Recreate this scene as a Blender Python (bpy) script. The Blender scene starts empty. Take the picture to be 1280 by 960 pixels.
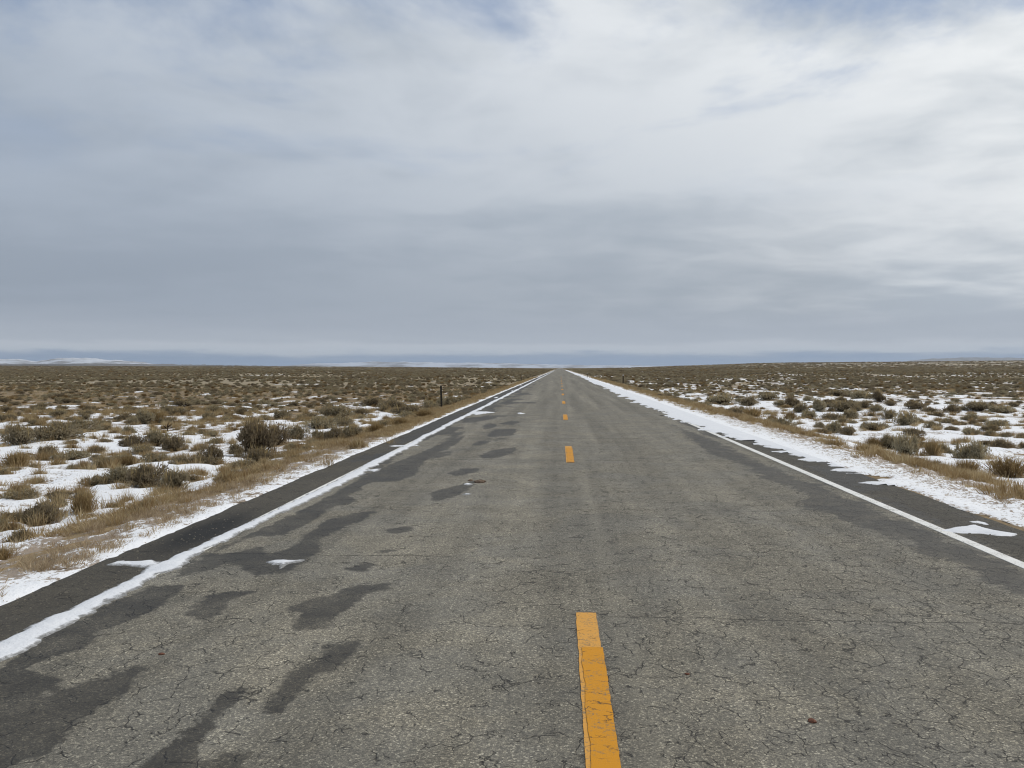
import bpy, math, random
import numpy as np
from mathutils import Vector, Euler, Matrix

S = bpy.context.scene
COL = S.collection
R = math.radians
rng = np.random.default_rng(11)
random.seed(11)

# ------------------------------------------------------------------ camera
CAM_H = 1.69
F_PX, W_PX, H_PX = 1035.0, 1280.0, 960.0
VPX, VPY = 700.0, 460.0
cam_d = bpy.data.cameras.new('camera')
cam = bpy.data.objects.new('camera', cam_d)
COL.objects.link(cam)
cam_d.sensor_width = 36.0
cam_d.lens = F_PX / W_PX * 36.0
cam_d.clip_start = 0.05
cam_d.clip_end = 60000
cam.location = (0, 0, CAM_H)
yaw = math.atan((VPX - W_PX / 2) / F_PX)
pitch = math.atan((H_PX / 2 - VPY) / F_PX)
cam.rotation_euler = (R(90) - pitch, 0, yaw)
S.camera = cam
CAM_R = np.array(Euler((R(90) - pitch, 0, yaw)).to_matrix())

# ------------------------------------------------------------------ light
SUN_AZ, SUN_EL = R(66), R(42)           # azimuth clockwise from the road direction (+Y)
sun_vec = Vector((math.sin(SUN_AZ) * math.cos(SUN_EL), math.cos(SUN_AZ) * math.cos(SUN_EL), math.sin(SUN_EL)))
sl = bpy.data.lights.new('sun', 'SUN')
sl.energy = 2.1
sl.angle = R(11)
sl.color = (1.0, 0.93, 0.82)
so = bpy.data.objects.new('sun', sl)
COL.objects.link(so)
so.rotation_euler = sun_vec.to_track_quat('Z', 'Y').to_euler()
so.location = sun_vec * 300
S.view_settings.view_transform = 'Standard'
S.view_settings.look = 'None'
S.view_settings.gamma = 1.0
S.view_settings.exposure = 0.0
S.render.engine = 'CYCLES'
S.cycles.filter_width = 1.1         # keep the fine grain of asphalt and brush


# node helper -------------------------------------------------------------
class NT:
    def __init__(self, tree):
        self.t = tree

    def n(self, typ, **kw):
        nd = self.t.nodes.new(typ)
        for k, v in kw.items():
            setattr(nd, k, v)
        return nd

    def put(self, sock, v):
        if v is None:
            return
        if isinstance(v, bpy.types.NodeSocket):
            self.t.links.new(v, sock)
        elif isinstance(v, (tuple, list)):
            if sock.type == 'RGBA' and len(v) == 3:
                v = (*v, 1.0)
            sock.default_value = v
        else:
            sock.default_value = v

    def m(self, op, a, b=None, c=None, clamp=False):
        nd = self.n('ShaderNodeMath', operation=op, use_clamp=clamp)
        for s, v in zip(nd.inputs, (a, b, c)):
            self.put(s, v)
        return nd.outputs[0]

    def v(self, op, a, b=None):
        nd = self.n('ShaderNodeVectorMath', operation=op)
        self.put(nd.inputs[0], a)
        if op == 'SCALE':
            self.put(nd.inputs['Scale'], b)
        else:
            self.put(nd.inputs[1], b)
        return nd.outputs['Value'] if op in ('DOT_PRODUCT', 'LENGTH', 'DISTANCE') else nd.outputs['Vector']

    def sep(self, v):
        nd = self.n('ShaderNodeSeparateXYZ')
        self.put(nd.inputs[0], v)
        return nd.outputs

    def comb(self, x, y, z):
        nd = self.n('ShaderNodeCombineXYZ')
        for s, q in zip(nd.inputs, (x, y, z)):
            self.put(s, q)
        return nd.outputs[0]

    def noise(self, vec, scale, detail=4, rough=0.55, dist=0.0):
        nd = self.n('ShaderNodeTexNoise')
        self.put(nd.inputs['Vector'], vec)
        nd.inputs['Scale'].default_value = scale
        nd.inputs['Detail'].default_value = detail
        nd.inputs['Roughness'].default_value = rough
        nd.inputs['Distortion'].default_value = dist
        return nd.outputs['Fac']

    def vor(self, vec, scale, feature='F1', out='Distance', rnd=1.0):
        nd = self.n('ShaderNodeTexVoronoi', feature=feature)
        self.put(nd.inputs['Vector'], vec)
        nd.inputs['Scale'].default_value = scale
        nd.inputs['Randomness'].default_value = rnd
        return nd.outputs[out]

    def mr(self, v, a, b, c=0.0, d=1.0, smooth=False):
        nd = self.n('ShaderNodeMapRange')
        if smooth:
            nd.interpolation_type = 'SMOOTHSTEP'
        for s, q in zip(nd.inputs, (v, a, b, c, d)):
            self.put(s, q)
        return nd.outputs[0]

    def mix(self, f, a, b, blend='MIX'):
        nd = self.n('ShaderNodeMix', data_type='RGBA', blend_type=blend)
        self.put(nd.inputs[0], f)
        self.put(nd.inputs[6], a)
        self.put(nd.inputs[7], b)
        return nd.outputs[2]

    def ramp(self, f, stops):
        nd = self.n('ShaderNodeValToRGB')
        self.put(nd.inputs[0], f)
        e = nd.color_ramp.elements
        while len(e) < len(stops):
            e.new(0.5)
        for el, (p, c) in zip(e, stops):
            el.position = p
            el.color = (*c, 1) if len(c) == 3 else c
        return nd.outputs[0]

    def attr(self, name, out='Fac'):
        return self.n('ShaderNodeAttribute', attribute_name=name).outputs[out]

    def bump(self, h, strength, dist):
        nd = self.n('ShaderNodeBump')
        self.put(nd.inputs['Height'], h)
        nd.inputs['Strength'].default_value = strength
        nd.inputs['Distance'].default_value = dist
        return nd.outputs[0]


def material(name):
    m = bpy.data.materials.new(name)
    m.use_nodes = True
    t = NT(m.node_tree)
    b = m.node_tree.nodes['Principled BSDF']
    b.inputs['Roughness'].default_value = 0.85
    b.inputs['Specular IOR Level'].default_value = 0.25
    return m, t, b


# ------------------------------------------------------------------ sky (world)
wd = bpy.data.worlds.new('World')
S.world = wd
wd.use_nodes = True
wt = NT(wd.node_tree)
bg = wd.node_tree.nodes['Background']
bg.inputs['Strength'].default_value = 0.10
sky = wt.n('ShaderNodeTexSky', sky_type='NISHITA')
sky.sun_disc = False
sky.sun_elevation = SUN_EL
sky.sun_rotation = SUN_AZ
sky.altitude = 2100
sky.dust_density = 1.0
tc = wt.n('ShaderNodeTexCoord').outputs['Generated']
nrm = wt.v('NORMALIZE', tc)
dx, dy, dz = wt.sep(nrm)
zc = wt.m('MAXIMUM', dz, 0.0)
inv = wt.m('DIVIDE', 1.0, wt.m('ADD', zc, 0.13))
px_, py_ = wt.m('MULTIPLY', dx, inv), wt.m('MULTIPLY', dy, inv)
pv = wt.comb(px_, py_, 0.0)
# wind rolls run slightly across the road: rotate and stretch the deck coordinates
mp = wt.n('ShaderNodeMapping')
wt.put(mp.inputs['Vector'], pv)
mp.inputs['Rotation'].default_value = (0, 0, R(-28))
mp.inputs['Scale'].default_value = (0.42, 0.62, 1)
mp.inputs['Location'].default_value = (7.7, 0.3, 0)
rv = mp.outputs[0]
nA = wt.noise(rv, 1.0, 6, 0.52, 0.5)
nB = wt.noise(wt.v('ADD', rv, (7.3, 2.2, 0)), 2.4, 6, 0.50, 0.4)
nC = wt.noise(wt.v('ADD', pv, (11.2, 7.7, 0)), 1.15, 8, 0.58, 0.3)
# side towards the veiled sun is the brighter one
sd = wt.v('DOT_PRODUCT', nrm, tuple(sun_vec))
sunside = wt.mr(sd, 0.02, 0.84, 0.0, 1.0)
sunglow = wt.m('POWER', wt.m('MAXIMUM', sunside, 0.0), 1.3)
nD = wt.noise(wt.v('ADD', pv, (2.9, 4.4, 0)), 3.0, 6, 0.52, 0.5)
den = wt.m('ADD', wt.m('ADD', wt.m('MULTIPLY', nA, 0.50), wt.m('MULTIPLY', nB, 0.30)), wt.m('MULTIPLY', nD, 0.20))
lit = wt.mr(den, 0.405, 0.60, 0.0, 1.0, True)
lit = wt.m('MULTIPLY', lit, wt.m('MAXIMUM', wt.m('MINIMUM', sunglow, 1.0), wt.mr(dz, 0.10, 0.42, 0.30, 1.0)))
shade_c = wt.mix(sunglow, (3.45, 4.00, 4.78), (4.95, 5.45, 5.95))
light_c = wt.mix(sunglow, (4.45, 5.05, 5.9), (10.2, 10.3, 10.2))
cloud = wt.mix(lit, shade_c, light_c)
# the deck seen edge-on, low down, is thicker and greyer
cloud = wt.v('SCALE', cloud, wt.m('MAXIMUM', wt.m('MINIMUM', wt.m('ADD', sunglow, 0.35), 1.0), wt.mr(dz, 0.05, 0.24, 0.88, 1.03, True)))
# thin openings high up show the blue behind
hole = wt.mr(nC, 0.48, 0.66, 0.0, 1.0, True)
hole = wt.m('MULTIPLY', hole, wt.mr(dz, 0.15, 0.40, 0.0, 0.85, True))
bluegap = wt.mix(0.62, sky.outputs[0], (3.0, 3.9, 5.6))
cl2 = wt.mix(hole, cloud, bluegap)
# the far rim of the cloud deck: a pale lit edge above clear, hazy blue distance
warp = wt.m('MULTIPLY', wt.m('SUBTRACT', wt.noise(wt.comb(wt.m('MULTIPLY', dx, 6.0), wt.m('MULTIPLY', dy, 6.0), wt.m('MULTIPLY', dz, 70.0)), 1.0, 7, 0.62), 0.5), 0.026)
ze = wt.m('ADD', dz, warp)
rim = wt.ramp(wt.mr(ze, 0.0, 0.05), [(0.0, (0.26, 0.355, 0.49)), (0.17, (0.21, 0.305, 0.45)), (0.29, (0.30, 0.375, 0.485)), (0.40, (0.50, 0.548, 0.605)), (0.52, (0.505, 0.545, 0.60)), (0.64, (0.43, 0.475, 0.535)), (1.0, (0.40, 0.445, 0.51))])
rim10 = wt.v('SCALE', rim, 10.0)
rimf = wt.mr(ze, 0.028, 0.085, 1.0, 0.0, True)
skycol = wt.mix(rimf, cl2, rim10)
below = wt.mr(dz, -0.02, -0.001, 0.0, 1.0)
skycol = wt.mix(below, (2.2, 2.2, 2.2), skycol)
wd.node_tree.links.new(skycol, bg.inputs['Color'])

# ------------------------------------------------------------------ numpy noise
_perm = rng.permutation(512)
_perm = np.concatenate([_perm, _perm, _perm])
_ang = rng.random(512) * 2 * np.pi
_gx, _gy = np.cos(_ang), np.sin(_ang)


def perlin(x, y):
    x = np.asarray(x, float)
    y = np.asarray(y, float)
    xi, yi = np.floor(x).astype(np.int64), np.floor(y).astype(np.int64)
    xf, yf = x - xi, y - yi
    u, v = xf * xf * xf * (xf * (xf * 6 - 15) + 10), yf * yf * yf * (yf * (yf * 6 - 15) + 10)

    def g(ix, iy, ox, oy):
        h = _perm[_perm[ix & 511] + (iy & 511)] & 511
        return _gx[h] * ox + _gy[h] * oy
    a = g(xi, yi, xf, yf)
    b = g(xi + 1, yi, xf - 1, yf)
    c = g(xi, yi + 1, xf, yf - 1)
    d = g(xi + 1, yi + 1, xf - 1, yf - 1)
    return (a + u * (b - a)) * (1 - v) + (c + u * (d - c)) * v


def fbm(x, y, o=4, g=0.5):
    s, a, f = 0, 1.0, 1.0
    for k in range(o):
        s = s + a * perlin(x * f + 17.3 * k, y * f - 9.1 * k)
        a *= g
        f *= 2.03
    return s * 1.35


def sm(a, b, v):
    t = np.clip((np.asarray(v, float) - a) / (b - a), 0, 1)
    return t * t * (3 - 2 * t)


# ------------------------------------------------------------------ terrain
EDGE_L, EDGE_R = -3.98, 4.80
LINE_L, LINE_R = -3.34, 3.96


def terrain(x, y):
    x = np.asarray(x, float)
    y = np.asarray(y, float)
    dl, dr = EDGE_L - x, x - EDGE_R
    d = np.maximum(dl, dr)
    z = -0.035 - 0.02 * (d < 0)
    z = z + np.where(d > -0.06, 0.026 * (1 - sm(0.05, 0.7, d)), 0)
    z = z - 0.34 * sm(0.5, 2.6, dl) - 0.30 * sm(1.0, 3.2, dr)
    z = z + 0.03 * fbm(x / 0.9, y / 0.9, 3) * sm(0.15, 0.9, d)
    z = z + 0.13 * fbm(x / 7 + 3, y / 9, 3) * sm(1.5, 6, d)
    dist = np.hypot(x, y)
    z = z + 0.9 * fbm(x / 90 + 8, y / 120, 3) * sm(40, 160, dist) * sm(10, 60, np.abs(x))
    t = x / np.maximum(y, 1.0)
    ang = np.interp(t, [-3, -0.7, -0.25, -0.1, -0.03, 0.03, 0.09, 0.14, 0.25, 0.56, 3],
                    [0.0040, 0.0036, 0.0022, 0.0010, 0.0002, 0.0002, 0.0012, 0.0032, 0.0068, 0.0096, 0.010])
    yy = np.clip(y, 0, 2200)
    z = z + yy * ang * sm(250, 1900, y)
    return z


def road_level(y):
    return terrain(np.full(np.shape(y), 0.4), y) + 0.055


def to_ground(px, py, zoff=None):
    """a point of the photograph -> the point of the ground it shows"""
    v = CAM_R @ np.array([(px - W_PX / 2) / F_PX, -(py - H_PX / 2) / F_PX, -1.0])
    z = 0.0
    for _ in range(12):
        k = (z - CAM_H) / v[2]
        x, y = v[0] * k, v[1] * k
        z = float(terrain(x, y)) if zoff is None else zoff
    return x, y, z


def polys_to_road(P):
    return np.array([to_ground(px, py, 0.0)[:2] for px, py in P])


def sdf_poly(x, y, P):
    """signed distance to a polygon, positive inside"""
    n = len(P)
    d2 = np.full(x.shape, 1e18)
    ins = np.zeros(x.shape, bool)
    for i in range(n):
        ax, ay = P[i]
        bx, by = P[(i + 1) % n]
        ex, ey = bx - ax, by - ay
        L = ex * ex + ey * ey + 1e-12
        t = np.clip(((x - ax) * ex + (y - ay) * ey) / L, 0, 1)
        d2 = np.minimum(d2, (x - ax - t * ex) ** 2 + (y - ay - t * ey) ** 2)
        c = ((ay > y) != (by > y)) & (x < (bx - ax) * (y - ay) / (by - ay + 1e-12) + ax)
        ins ^= c
    d = np.sqrt(d2)
    return np.where(ins, d, -d)


# ------------------------------------------------------------------ mesh helpers
def mesh_np(name, V, F, mats, mi=None, smooth=False, attrs=None):
    """V (n,3); F list of arrays of faces (k,3) or (k,4)"""
    me = bpy.data.meshes.new(name)
    V = np.asarray(V, np.float32)
    if not isinstance(F, list):
        F = [F]
    F = [np.asarray(f, np.int32) for f in F if len(f)]
    me.vertices.add(len(V))
    me.vertices.foreach_set('co', V.ravel())
    tot = np.concatenate([np.full(len(f), f.shape[1], np.int32) for f in F])
    idx = np.concatenate([f.ravel() for f in F])
    me.loops.add(len(idx))
    me.loops.foreach_set('vertex_index', idx)
    me.polygons.add(len(tot))
    st = np.concatenate([[0], np.cumsum(tot)[:-1]]).astype(np.int32)
    me.polygons.foreach_set('loop_start', st)
    me.polygons.foreach_set('loop_total', tot)
    for m in mats:
        me.materials.append(m)
    if mi is not None:
        me.polygons.foreach_set('material_index', np.asarray(mi, np.int32))
    me.polygons.foreach_set('use_smooth', np.full(len(tot), bool(smooth)))
    for k, a in (attrs or {}).items():
        at = me.attributes.new(k, 'FLOAT', 'POINT')
        at.data.foreach_set('value', np.asarray(a, np.float32))
    me.update(calc_edges=True)
    me.validate()
    return me


def link(name, me, parent=None, loc=(0, 0, 0), rz=0.0, sc=(1, 1, 1)):
    o = bpy.data.objects.new(name, me)
    COL.objects.link(o)
    o.location = loc
    o.rotation_euler = (0, 0, rz)
    o.scale = sc
    if parent:
        o.parent = parent
    return o


def tag(o, label=None, cat=None, group=None, kind=None):
    for k, v in (('label', label), ('category', cat), ('group', group), ('kind', kind)):
        if v:
            o[k] = v
    return o


def grid_faces(nr, nc, off=0):
    i = np.arange((nr - 1) * nc).reshape(nr - 1, nc)[:, :-1].ravel() + off
    return np.stack([i, i + 1, i + nc + 1, i + nc], 1)


# ------------------------------------------------------------------ materials
def mat_road():
    m, t, b = material('weathered_asphalt')
    P = t.n('ShaderNodeNewGeometry').outputs['Position']
    x, y, z = t.sep(P)
    vc = t.vor(P, 98, out='Color')
    r1, g1, _ = t.sep(vc)
    vd = t.vor(P, 98, out='Distance')
    grain = t.ramp(r1, [(0.0, (0.070, 0.066, 0.056)), (0.30, (0.152, 0.140, 0.109)), (0.7, (0.240, 0.220, 0.167)), (0.90, (0.36, 0.325, 0.238)), (1.0, (0.55, 0.51, 0.39))])
    grain = t.mix(t.mr(vd, 0.0, 0.011, 0.0, 0.0), grain, (0.05, 0.05, 0.05))
    # tar between the stones
    grain = t.mix(t.mr(t.vor(P, 98, 'DISTANCE_TO_EDGE'), 0.0, 0.13, 0.85, 0.0), grain, (0.035, 0.034, 0.031))
    fine = t.noise(P, 260, 2, 0.6)
    grain = t.mix(0.22, grain, t.mix(fine, (0.09, 0.083, 0.066), (0.35, 0.318, 0.24)))
    # long wear tracks and blotches
    tr = t.noise(t.comb(t.m('MULTIPLY', x, 1.5), t.m('MULTIPLY', y, 0.035), 0.0), 1.0, 5, 0.6)
    bl = t.noise(P, 1.3, 5, 0.62)
    cool = t.mr(t.noise(P, 0.9, 4, 0.6, 0.6), 0.42, 0.60, 0.0, 1.0)
    grain = t.mix(t.m('MULTIPLY', cool, 0.5), grain, t.mix(0.40, t.mix(1.0, grain, (0.88, 0.92, 0.98), 'MULTIPLY'), (0.130, 0.130, 0.122)))
    gain = t.m('MULTIPLY', t.mr(tr, 0.3, 0.7, 0.66, 1.30), t.mr(bl, 0.3, 0.7, 0.80, 1.19))
    col = t.mix(1.0, grain, t.comb(gain, t.m('MULTIPLY', gain, 0.995), t.m('MULTIPLY', gain, 1.02)), 'MULTIPLY')
    # damp patches and darker shoulders
    wob = t.m('MULTIPLY', t.m('SUBTRACT', t.noise(P, 6, 9, 0.78), 0.5), 0.34)
    dn = t.m('ADD', t.m('ADD', t.m('ADD', t.attr('damp'), 0.015), wob), t.m('ADD', t.m('MULTIPLY', t.m('SUBTRACT', r1, 0.5), 0.035), t.m('ADD', t.m('MULTIPLY', t.m('SUBTRACT', t.noise(P, 30, 4, 0.7), 0.5), 0.10), t.m('MULTIPLY', t.m('SUBTRACT', t.noise(P, 2.6, 6, 0.72), 0.5), 0.28))))
    damp = t.mr(dn, -0.008, 0.008, 0.0, 1.0, True)
    damp = t.m('MULTIPLY', damp, t.mr(t.noise(P, 3.1, 4, 0.6), 0.3, 0.62, 0.70, 1.0))
    dampcol = t.mix(0.35, t.mix(1.0, col, (0.27, 0.255, 0.23), 'MULTIPLY'), (0.034, 0.031, 0.027))
    col = t.mix(damp, col, dampcol)
    shn = t.m('ADD', t.attr('shoulder'), t.m('MULTIPLY', wob, 1.5))
    sh = t.mr(shn, -0.05, 0.08, 0.0, 0.88, True)
    shc = t.mix(0.5, t.mix(1.0, col, (0.36, 0.335, 0.295), 'MULTIPLY'), (0.046, 0.042, 0.036))
    col = t.mix(sh, col, shc)
    st = t.attr('dark_spot')
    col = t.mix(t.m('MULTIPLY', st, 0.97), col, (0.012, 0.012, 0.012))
    # cracks: alligator cracking with broken lines
    wv = t.n('ShaderNodeTexNoise')
    t.put(wv.inputs['Vector'], P)
    wv.inputs['Scale'].default_value = 9
    wv.inputs['Detail'].default_value = 4
    wp = t.v('ADD', P, t.v('SCALE', t.v('SUBTRACT', wv.outputs['Color'], (0.5, 0.5, 0.5)), 0.11))
    wps = t.v('MULTIPLY', wp, (1.0, 0.72, 1.0))
    e1 = t.vor(wps, 5.2, 'DISTANCE_TO_EDGE')
    e2 = t.vor(t.v('ADD', wps, (4, 7, 0)), 12.5, 'DISTANCE_TO_EDGE')
    brk = t.noise(P, 4.2, 5, 0.7)
    zone = t.noise(P, 0.55, 3, 0.5)
    right = t.mr(x, -1.0, 3.2, 0.0, 0.05)
    k1 = t.m('MULTIPLY', t.mr(e1, 0.002, 0.026, 0.95, 0.0), t.mr(t.m('ADD', t.m('ADD', brk, right), t.m('MULTIPLY', zone, 0.35)), 0.67, 0.74, 0.0, 1.0))
    k2 = t.m('MULTIPLY', t.mr(e2, 0.004, 0.050, 1.0, 0.0), t.mr(t.m('ADD', t.noise(P, 7.0, 5, 0.75), right), 0.545, 0.61, 0.0, 1.0))
    crack = t.m('MAXIMUM', k1, k2)
    # transverse thermal cracks running across the lanes, and one along the centre seam
    jit = t.m('MULTIPLY', t.m('SUBTRACT', t.noise(P, 1.8, 6, 0.7), 0.5), 0.30)
    for Y, wdt, x0, x1 in ((5.62, 0.016, 0.3, 9), (7.35, 0.020, -9, -0.9), (9.9, 0.010, -2.5, 9), (15.2, 0.030, -9, 9), (19.9, 0.035, -9, 9), (27.5, 0.05, -9, 9), (39, 0.07, -9, 9), (54, 0.09, -9, 9)):
        q = t.m('ABSOLUTE', t.m('SUBTRACT', t.m('ADD', y, jit), Y))
        kk = t.m('MULTIPLY', t.mr(q, wdt * 0.25, wdt * 0.7, 0.85, 0.0), t.mr(t.noise(P, 3.0, 4, 0.7), 0.36, 0.50, 0.15, 1.0))
        kk = t.m('MULTIPLY', kk, t.m('MULTIPLY', t.mr(x, x0, x0 + 0.15), t.mr(x, x1 - 0.15, x1, 1.0, 0.0)))
        crack = t.m('MAXIMUM', crack, kk)
    q = t.m('ABSOLUTE', t.m('ADD', t.m('SUBTRACT', x, 0.42), t.m('MULTIPLY', jit, 0.25)))
    seam = t.m('MULTIPLY', t.mr(q, 0.002, 0.008, 0.7, 0.0), t.mr(t.noise(P, 4.5, 5, 0.75), 0.54, 0.62, 0.0, 1.0))
    crack = t.m('MAXIMUM', crack, seam)
    # a faint pale construction seam beside the dashes
    q2 = t.m('ABSOLUTE', t.m('SUBTRACT', x, 0.40))
    col = t.mix(t.mr(q2, 0.03, 0.12, 0.09, 0.0, True), col, (0.36, 0.33, 0.26))
    col = t.mix(t.m('MULTIPLY', crack, 0.9), col, (0.014, 0.013, 0.012))
    t.put(b.inputs['Base Color'], col)
    t.put(b.inputs['Roughness'], t.mr(damp, 0.0, 1.0, 0.86, 0.62))
    b.inputs['Specular IOR Level'].default_value = 0.35
    h = t.m('ADD', t.m('MULTIPLY', t.m('SUBTRACT', 1.0, t.m('MULTIPLY', vd, 60.0)), 0.0), t.m('MULTIPLY', g1, 0.8))
    h = t.m('SUBTRACT', t.m('ADD', h, t.m('MULTIPLY', fine, 0.5)), t.m('MULTIPLY', crack, 3.5))
    t.put(b.inputs['Normal'], t.bump(h, 0.55, 0.004))
    return m


def mat_paint(name, c, wornc, wear=0.45, cracks=True):
    m, t, b = material(name)
    P = t.n('ShaderNodeNewGeometry').outputs['Position']
    n = t.noise(P, 60, 5, 0.7)
    n2 = t.noise(P, 5, 4, 0.6)
    f = t.mr(t.m('ADD', n, t.m('MULTIPLY', n2, 0.5)), wear + 0.30, wear + 0.42, 0.0, 1.0)
    col = t.mix(t.mr(n2, 0.3, 0.7, 0.0, 0.35), c, wornc)
    if cracks:
        wp = t.v('MULTIPLY', P, (0.6, 1.6, 1.0))
        nn = t.noise(P, 14, 4, 0.6)
        e = t.vor(t.v('ADD', wp, t.comb(t.m('MULTIPLY', nn, 0.12), t.m('MULTIPLY', nn, 0.10), 0.0)), 6.0, 'DISTANCE_TO_EDGE')
        k = t.m('MULTIPLY', t.mr(e, 0.0, 0.022, 1.0, 0.0), t.mr(t.noise(P, 11, 3, 0.6), 0.48, 0.56))
        col = t.mix(k, col, (0.05, 0.035, 0.02))
    col = t.mix(t.m('MULTIPLY', f, 0.8), col, (0.15, 0.135, 0.10))
    t.put(b.inputs['Base Color'], col)
    b.inputs['Roughness'].default_value = 0.7
    t.put(b.inputs['Normal'], t.bump(t.noise(P, 110, 3, 0.6), 0.45, 0.003))
    return m


def mat_snow():
    m, t, b = material('snow')
    P = t.n('ShaderNodeNewGeometry').outputs['Position']
    n = t.noise(P, 2.4, 6, 0.6)
    col = t.mix(n, (0.74, 0.76, 0.80), (0.86, 0.87, 0.89))
    # dead stems and grit showing through thin snow
    th = t.attr('thin')
    g = t.noise(t.v('MULTIPLY', P, (1.0, 0.7, 1.0)), 16, 6, 0.75)
    k = t.mr(t.m('ADD', g, t.m('MULTIPLY', th, 0.22)), 0.60, 0.65, 0.0, 1.0)
    g2 = t.noise(t.v('MULTIPLY', P, (1.6, 0.8, 1.0)), 3.4, 7, 0.78)
    k = t.m('MAXIMUM', k, t.mr(t.m('ADD', g2, t.m('MULTIPLY', th, 0.20)), 0.655, 0.70, 0.0, 1.0))
    dirt = t.mix(t.noise(P, 40, 3), (0.11, 0.080, 0.052), (0.36, 0.27, 0.18))
    col = t.mix(t.m('MULTIPLY', k, 0.9), col, dirt)
    t.put(b.inputs['Base Color'], col)
    b.inputs['Roughness'].default_value = 0.65
    hh = t.m('ADD', t.noise(P, 24, 6, 0.65), t.m('MULTIPLY', t.noise(P, 6, 4, 0.6), 2.0))
    t.put(b.inputs['Normal'], t.bump(hh, 0.5, 0.02))
    return m


def mat_slush():
    m, t, b = material('lane_snow')
    P = t.n('ShaderNodeNewGeometry').outputs['Position']
    n = t.noise(P, 5, 6, 0.62)
    col = t.mix(n, (0.60, 0.625, 0.67), (0.80, 0.81, 0.835))
    g = t.noise(P, 34, 5, 0.7)
    k = t.mr(t.m('ADD', t.attr('thin'), t.m('MULTIPLY', t.m('SUBTRACT', g, 0.5), 1.3)), 0.45, 0.95, 0.0, 0.9)
    col = t.mix(k, col, (0.15, 0.148, 0.14))
    grit = t.mr(t.noise(P, 75, 3, 0.6), 0.66, 0.72, 0.0, 0.75)
    col = t.mix(grit, col, (0.12, 0.10, 0.08))
    t.put(b.inputs['Base Color'], col)
    b.inputs['Roughness'].default_value = 0.6
    t.put(b.inputs['Normal'], t.bump(t.m('ADD', t.noise(P, 40, 6, 0.65), t.m('MULTIPLY', t.noise(P, 11, 4, 0.6), 2.0)), 0.6, 0.012))
    return m


def mat_ground():
    m, t, b = material('steppe_soil')
    P = t.n('ShaderNodeNewGeometry').outputs['Position']
    x, y, z = t.sep(P)
    n1 = t.noise(P, 1.2, 6, 0.65)
    n2 = t.noise(P, 22, 6, 0.7)
    straw = t.mix(n2, (0.15, 0.105, 0.058), (0.40, 0.295, 0.165))
    soil = t.mix(n2, (0.075, 0.058, 0.040), (0.19, 0.150, 0.105))
    near = t.mix(t.mr(n1, 0.40, 0.60), soil, straw)
    strip = t.attr('verge')
    near = t.mix(t.m('MULTIPLY', strip, 0.85), near, t.mix(n2, (0.21, 0.15, 0.08), (0.46, 0.35, 0.20)))
    d = t.v('LENGTH', P)
    # far flats: too distant to tell plants apart; broad belts of grass, brush and thin snow
    f1 = t.noise(t.v('MULTIPLY', P, (0.010, 0.012, 0.0)), 1.0, 7, 0.62)
    f2 = t.noise(t.v('MULTIPLY', P, (0.05, 0.035, 0.0)), 1.0, 7, 0.72)
    brush = t.mix(f2, (0.20, 0.168, 0.120), (0.36, 0.305, 0.215))
    far = t.mix(t.mr(f1, 0.50, 0.66), brush, t.mix(f2, (0.22, 0.178, 0.110), (0.42, 0.345, 0.225)))
    sn = t.m('ADD', f2, t.mr(x, -300.0, 400.0, -0.03, 0.05))
    far = t.mix(t.mr(sn, 0.595, 0.64, 0.0, 0.85), far, (0.74, 0.75, 0.77))
    col = t.mix(t.mr(d, 50.0, 140.0, 0.0, 1.0, True), near, far)
    t.put(b.inputs['Base Color'], col)
    t.put(b.inputs['Normal'], t.bump(t.m('ADD', n2, t.m('MULTIPLY', n1, 2.0)), 0.6, 0.03))
    b.inputs['Specular IOR Level'].default_value = 0.1
    return m


def mat_plant(name, stops, spread=0.35, thr=0.38):
    """per-leaf tint from a mesh attribute, per-plant tint from the object's own random value"""
    m, t, b = material(name)
    rnd = t.n('ShaderNodeObjectInfo').outputs['Random']
    f = t.m('ADD', t.m('MULTIPLY', t.attr('tint'), 1 - spread), t.m('MULTIPLY', rnd, spread))
    col = t.ramp(f, stops)
    t.put(b.inputs['Base Color'], col)
    b.inputs['Roughness'].default_value = 0.8
    b.inputs['Specular IOR Level'].default_value = 0.12
    # thin dry leaves and blades let part of the light through
    tl = t.n('ShaderNodeBsdfTranslucent')
    t.put(tl.inputs[0], col)
    mx = t.n('ShaderNodeMixShader')
    mx.inputs[0].default_value = thr
    t.t.links.new(b.outputs[0], mx.inputs[1])
    t.t.links.new(tl.outputs[0], mx.inputs[2])
    t.t.links.new(mx.outputs[0], m.node_tree.nodes['Material Output'].inputs['Surface'])
    return m


def mat_simple(name, c1, c2, scale=20, rough=0.8, bump=0.4, bd=0.005, metal=0.0):
    m, t, b = material(name)
    P = t.n('ShaderNodeTexCoord').outputs['Object']
    n = t.noise(P, scale, 6, 0.65)
    t.put(b.inputs['Base Color'], t.mix(t.mr(n, 0.32, 0.68), c1, c2))
    b.inputs['Roughness'].default_value = rough
    b.inputs['Metallic'].default_value = metal
    t.put(b.inputs['Normal'], t.bump(n, bump, bd))
    return m


def mat_hill(name, snow, brush, lo, hi):
    m, t, b = material(name)
    P = t.n('ShaderNodeNewGeometry').outputs['Position']
    n = t.noise(t.v('MULTIPLY', P, (0.0022, 0.0010, 0.010)), 1.0, 8, 0.68)
    t.put(b.inputs['Base Color'], t.mix(t.mr(n, lo, hi), snow, brush))
    return m


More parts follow.
